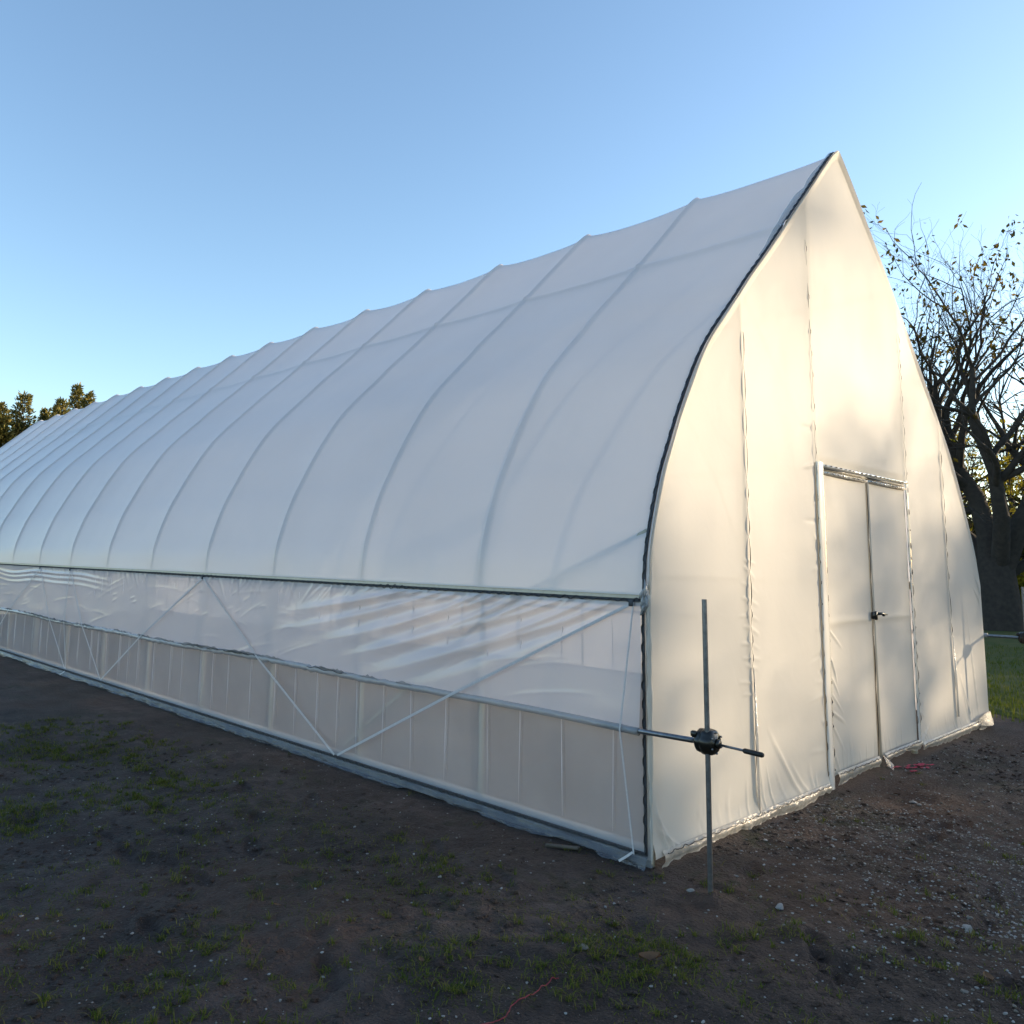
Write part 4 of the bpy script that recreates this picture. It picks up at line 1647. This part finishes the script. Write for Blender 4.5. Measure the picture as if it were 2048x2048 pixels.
mx_, my_ = mc[:, 0], mc[:, 1]
md = np.exp(-(np.abs((mx_ + 1.25) * .45 + (my_ + .28) * .9) / .30) ** 2) * np.exp(-((mx_ + 1.0) / .9) ** 2) + .22 * (mx_ < -.8) + .07
md = md * np.clip((fbm(mx_ * 2.6, my_ * 2.6, 4, 321) + .06) * 3.6, 0, 1)
okm = (rq.random(90000) < md) & ~((mx_ > -.07) & (my_ > -.07)) & ~((my_ > .7) & (mx_ > -.5))
short = mc[okm]
pa = np.array(pts)
pz = ground_z(pa[:, 0], pa[:, 1])
V_, F_ = blades([(a, b, c) for (a, b), c in zip(pts, pz)], rq, .008, .032, .0019, 2.4)
sz = ground_z(short[:, 0], short[:, 1])
V2, F2 = blades([(a, b, c) for (a, b), c in zip(short.tolist(), sz.tolist())], rq, .004, .017, .0022, 2.5)
nb_ = len(V_)
V_, F_ = V_ + V2, F_ + [tuple(i + nb_ for i in f) for f in F2]
gr = fin('grass_tufts', V_, F_, GRASS, None, False)
tag(gr, 'thin weedy grass tufts scattered over the bare dirt', 'grass', kind='stuff')


def rock(seed, n_sub=1):
    rq_ = np.random.default_rng(seed)
    ph = (1 + 5 ** .5) / 2
    V = np.array([(-1, ph, 0), (1, ph, 0), (-1, -ph, 0), (1, -ph, 0), (0, -1, ph), (0, 1, ph), (0, -1, -ph), (0, 1, -ph), (ph, 0, -1), (ph, 0, 1), (-ph, 0, -1), (-ph, 0, 1)], float)
    V /= np.linalg.norm(V[0])
    F = [(0, 11, 5), (0, 5, 1), (0, 1, 7), (0, 7, 10), (0, 10, 11), (1, 5, 9), (5, 11, 4), (11, 10, 2), (10, 7, 6), (7, 1, 8), (3, 9, 4), (3, 4, 2), (3, 2, 6), (3, 6, 8), (3, 8, 9), (4, 9, 5), (2, 4, 11), (6, 2, 10), (8, 6, 7), (9, 8, 1)]
    V = V.tolist()
    for s_ in range(n_sub):
        cache, F2 = {}, []

        def mid(a, b):
            k = (min(a, b), max(a, b))
            if k not in cache:
                m = (np.array(V[a]) + V[b]) / 2
                V.append((m / np.linalg.norm(m)).tolist())
                cache[k] = len(V) - 1
            return cache[k]
        for a, b, c in F:
            x, y, z = mid(a, b), mid(b, c), mid(c, a)
            F2 += [(a, x, z), (b, y, x), (c, z, y), (x, y, z)]
        F = F2
    V = np.array(V)
    nn = rq_.normal(0, 1, (9, 3))
    nn /= np.linalg.norm(nn, axis=1, keepdims=True)
    for n_ in nn:                      # chip flat facets
        h = rq_.uniform(.42, .8)
        d = V @ n_
        V = V - np.where(d > h, (d - h) * .85, 0)[:, None] * n_
    V = V * rq_.normal(1, .05, (len(V), 1)) * np.array([1, rq_.uniform(.6, .9), rq_.uniform(.4, .7)])
    return V, F


# gravel: too many to count
proto = [rock(200 + i, 0) for i in range(8)]


def scatter(n, keep, size, lift):
    xy = np.zeros((0, 2))
    while len(xy) < n:
        q = np.stack([rq.uniform(-3.2, 5.5, n), rq.uniform(-2.3, 4.2, n)], 1)
        ins = (q[:, 0] > -.05) & (q[:, 0] < W + .05) & (q[:, 1] > -.05)
        q = q[(~ins) & (rq.random(n) < keep(q[:, 0], q[:, 1]))]
        xy = np.concatenate([xy, q])
    xy = xy[:n]
    z = ground_z(xy[:, 0], xy[:, 1])
    s_ = size(n)
    a = rq.uniform(0, 6.28, n)
    GV, GF, base = [], [], 0
    for i in range(n):
        V, F = proto[i % 8]
        c_, s2 = math.cos(a[i]), math.sin(a[i])
        R_ = V * s_[i]
        GV.append(np.stack([R_[:, 0] * c_ - R_[:, 1] * s2 + xy[i, 0], R_[:, 0] * s2 + R_[:, 1] * c_ + xy[i, 1], R_[:, 2] + z[i] + s_[i] * lift], -1))
        GF.append(np.array(F) + base)
        base += len(V)
    return np.concatenate(GV), np.concatenate(GF)


GVV, GFF = scatter(17000, lambda x, y: np.clip((x * .8 - y * .75 - .2) / 1.6, .05, 1) * np.where(x > 2.2, .35, 1), lambda n: .0025 + .0095 * rq.random(n) ** 3, .2)
gm_ = np.repeat((rq.random(17000) > .55).astype(int), 20)
gv = fin('gravel', GVV, GFF, [STONE, STONE2], None, False, gm_)
tag(gv, 'fine grey gravel strewn over the dirt', 'gravel', kind='stuff')
GVV, GFF = scatter(8500, lambda x, y: .12 + .88 * (fbm(x * 1.8, y * 1.8, 3, 222) > .08), lambda n: .004 + .024 * rq.random(n) ** 3.2, .05)
so = fin('soil_crumbs', GVV, GFF, [SOIL], None, False)
tag(so, 'small clods of dark loose soil', 'soil', kind='stuff')

# single stones
rocks = []
for i in range(7):
    V, F = rock(300 + i, 1)
    rocks.append((V, F))
rmesh = []


def put_stone(i, x, y, s_, m, label, rot):
    V, F = rocks[i % len(rocks)]
    key = (i % len(rocks), m.name)
    if key not in put_stone.cache:
        o = fin('stone', V, F, m, None, False)
        put_stone.cache[key] = o.data
    else:
        o = bpy.data.objects.new('stone', put_stone.cache[key])
        COL.objects.link(o)
    o.location = (x, y, gzs(x, y) + s_ * .08)
    o.scale = (s_, s_, s_)
    o.rotation_euler = (0, 0, rot)
    tag(o, label, 'stone', 'stones lying on the dirt')
    return o


put_stone.cache = {}
put_stone(0, .052, -.672, .034, STONE, 'pale flat stone on the dirt right of the crank pole foot', .6)
put_stone(1, -.12, -.30, .022, STONE, 'pale stone beside the foot of the near crank pole', 2.0)
put_stone(2, -1.02, -.34, .026, STONE2, 'greenish stone beside the dark hole in the weed patch', 1.0)
put_stone(3, -.95, .62, .020, STONE, 'white stone on the smooth dark soil before the side wall', .2)
put_stone(4, .45, -1.35, .030, STONE, 'blue grey rounded stone in the gravel at lower right', .9)
put_stone(5, 2.62, -.42, .030, STONE, 'pale stone below the shiny door post', 1.9)
put_stone(6, 2.50, -.50, .024, STONE, 'small pale stone in the hollow before the gable', 1.2)
ns = 0
while ns < 64:
    x, y = rq.uniform(-2.6, 5.0), rq.uniform(-1.9, 2.6)
    if inside(x, y, .10):
        continue
    g = np.clip((x * .8 - y * .75 + .5) / 2.2, 0.10, 1)
    if rq.random() > g:
        continue
    put_stone(int(rq.integers(7)), x, y, .007 + .011 * rq.random() ** 2, STONE if rq.random() < .6 else STONE2, 'small grey or brown stone strewn on the dirt', rq.uniform(0, 6.28))
    ns += 1

# fallen leaves
def leaf_obj(x, y, s_, rot, curl, label):
    V, F = [], []
    n_ = 7
    for i in range(n_):
        u = i / (n_ - 1)
        w = math.sin(math.pi * min(1, u * .95 + .03)) ** .8 * .33
        for sd in (-1, 0, 1):
            V.append(((u - .5), sd * w, curl * (abs(sd) * .35 + (u - .5) ** 2 * .8)))
    F = grid_faces(n_, 3).tolist()
    b = len(V)
    V += [(-.5, -.012, curl * .2), (-.5, .012, curl * .2), (-.78, .01, curl * .35), (-.78, -.01, curl * .35)]
    F.append([b, b + 1, b + 2, b + 3])
    o = fin('fallen_leaf', V, F, LEAFB, None, True)
    o.location = (x, y, gzs(x, y) + .012)
    o.scale = (s_, s_, s_)
    o.rotation_euler = (.1, -.12, rot)
    tag(o, label, 'leaf', 'fallen leaves on the dirt')


leaf_obj(-.903, -.585, .085, -.9, .5, 'large curled brown leaf on the dirt right of the red cord')
leaf_obj(.42, -.80, .05, .4, .3, 'small orange brown leaf in the gravel at right')
leaf_obj(-1.60, .02, .035, 1.3, .4, 'small red brown leaf left of the red cord among weeds')
leaf_obj(-1.75, .86, .035, 2.2, .3, 'small red leaf on the dark soil in the left weed patch')
leaf_obj(-.02, -1.55, .055, .7, .4, 'dark brown leaf in the gravel near the bottom right corner')

# twigs
def twig_obj(x, y, L, rot, bend, label, m=TWIGM, r=.0022):
    t_ = MB()
    P = []
    for i in range(6):
        u = i / 5
        P.append(((u - .5) * L, bend * math.sin(u * 3.1) * L, .004 + .004 * math.sin(u * 5)))
    t_.tube(P, [r, r * 1.1, r, r * .9, r * .8, r * .4], 6)
    t_.tube([P[3], (P[3][0] + L * .12, P[3][1] + L * .08, P[3][2] + .006)], [r * .6, r * .3], 5)
    o = t_.build('twig', m, None)
    o.location = (x, y, gzs(x, y) + .004)
    o.rotation_euler.z = rot
    tag(o, label, 'twig', 'twigs on the dirt')


twig_obj(.171, -.993, .16, 1.45, .04, 'thin straight pale stalk on the gravel right of the crank pole')
twig_obj(-1.35, -.12, .17, -.75, .05, 'pale crooked twig in the weeds above the red cord')
twig_obj(3.6, -.95, .42, -.35, .08, 'dark curved twig on the brown dirt before the doors', WOODB, .008)
twig_obj(-1.35, 1.15, .07, .3, .1, 'short pale curved twig on the dark soil before the side wall')
# pale splinter of wood by the side wall
t = MB()
t.box((0, 0, .008), (.20, .035, .014), 0, .004, Matrix.Rotation(.08, 3, 'Y'))
t.box((.05, .018, .010), (.09, .012, .012), 0, .003)
o = t.build('wood_scrap', pbr('pale_wood', (.12, .10, .08), .9, 0, (.07, .06, .05), 20, .3))
o.location = (-.111, .52, gzs(-.111, .52) + .004)
o.rotation_euler.z = 1.9
tag(o, 'flat pale wood scrap on the ground against the side wall base', 'wood scrap')

# red cord in the foreground
cp = [(-1.80, -.425), (-1.751, -.438), (-1.69, -.455), (-1.626, -.463), (-1.595, -.452), (-1.557, -.436), (-1.50, -.437), (-1.457, -.432), (-1.41, -.424), (-1.367, -.414), (-1.33, -.414), (-1.303, -.41), (-1.29, -.43)]
C3 = catmull(cp, 6)
zc3 = ground_z(C3[:, 0], C3[:, 1])
t = MB()
t.tube(np.stack([C3[:, 0], C3[:, 1], zc3 + .006 + .004 * np.abs(np.sin(np.arange(len(C3)) * .5))], -1), .0021, 6)
o = t.build('twine', REDC)
tag(o, 'thin red cord lying on the dirt at the bottom edge', 'cord')
# red ribbon scraps by the door
t = MB()
rb = random.Random(8)
for k in range(16):
    x, y = 3.30 + .42 * rb.random(), -.02 - .16 * rb.random()
    if k > 6:
        x, y = 3.60 + .16 * rb.random(), -.11 - .09 * rb.random()
    L, w, a = rb.uniform(.05, .12), rb.uniform(.006, .016), rb.uniform(-.5, .2)
    n_ = 5
    vs = []
    for i in range(n_):
        u = i / (n_ - 1) - .5
        for sd in (-1, 1):
            xx = x + u * L * math.cos(a) - sd * w * math.sin(a)
            yy = y + u * L * math.sin(a) + sd * w * math.cos(a)
            vs.append((xx, yy, gzs(xx, yy) + .005 + .006 * math.sin(i * 2.1 + k) ** 2))
    t.add(vs, [(2 * i, 2 * i + 2, 2 * i + 3, 2 * i + 1) for i in range(n_ - 1)])
o = t.build('red_ribbon', REDP)
tag(o, 'crumpled red ribbon on the dirt at the foot of the doors', 'ribbon')
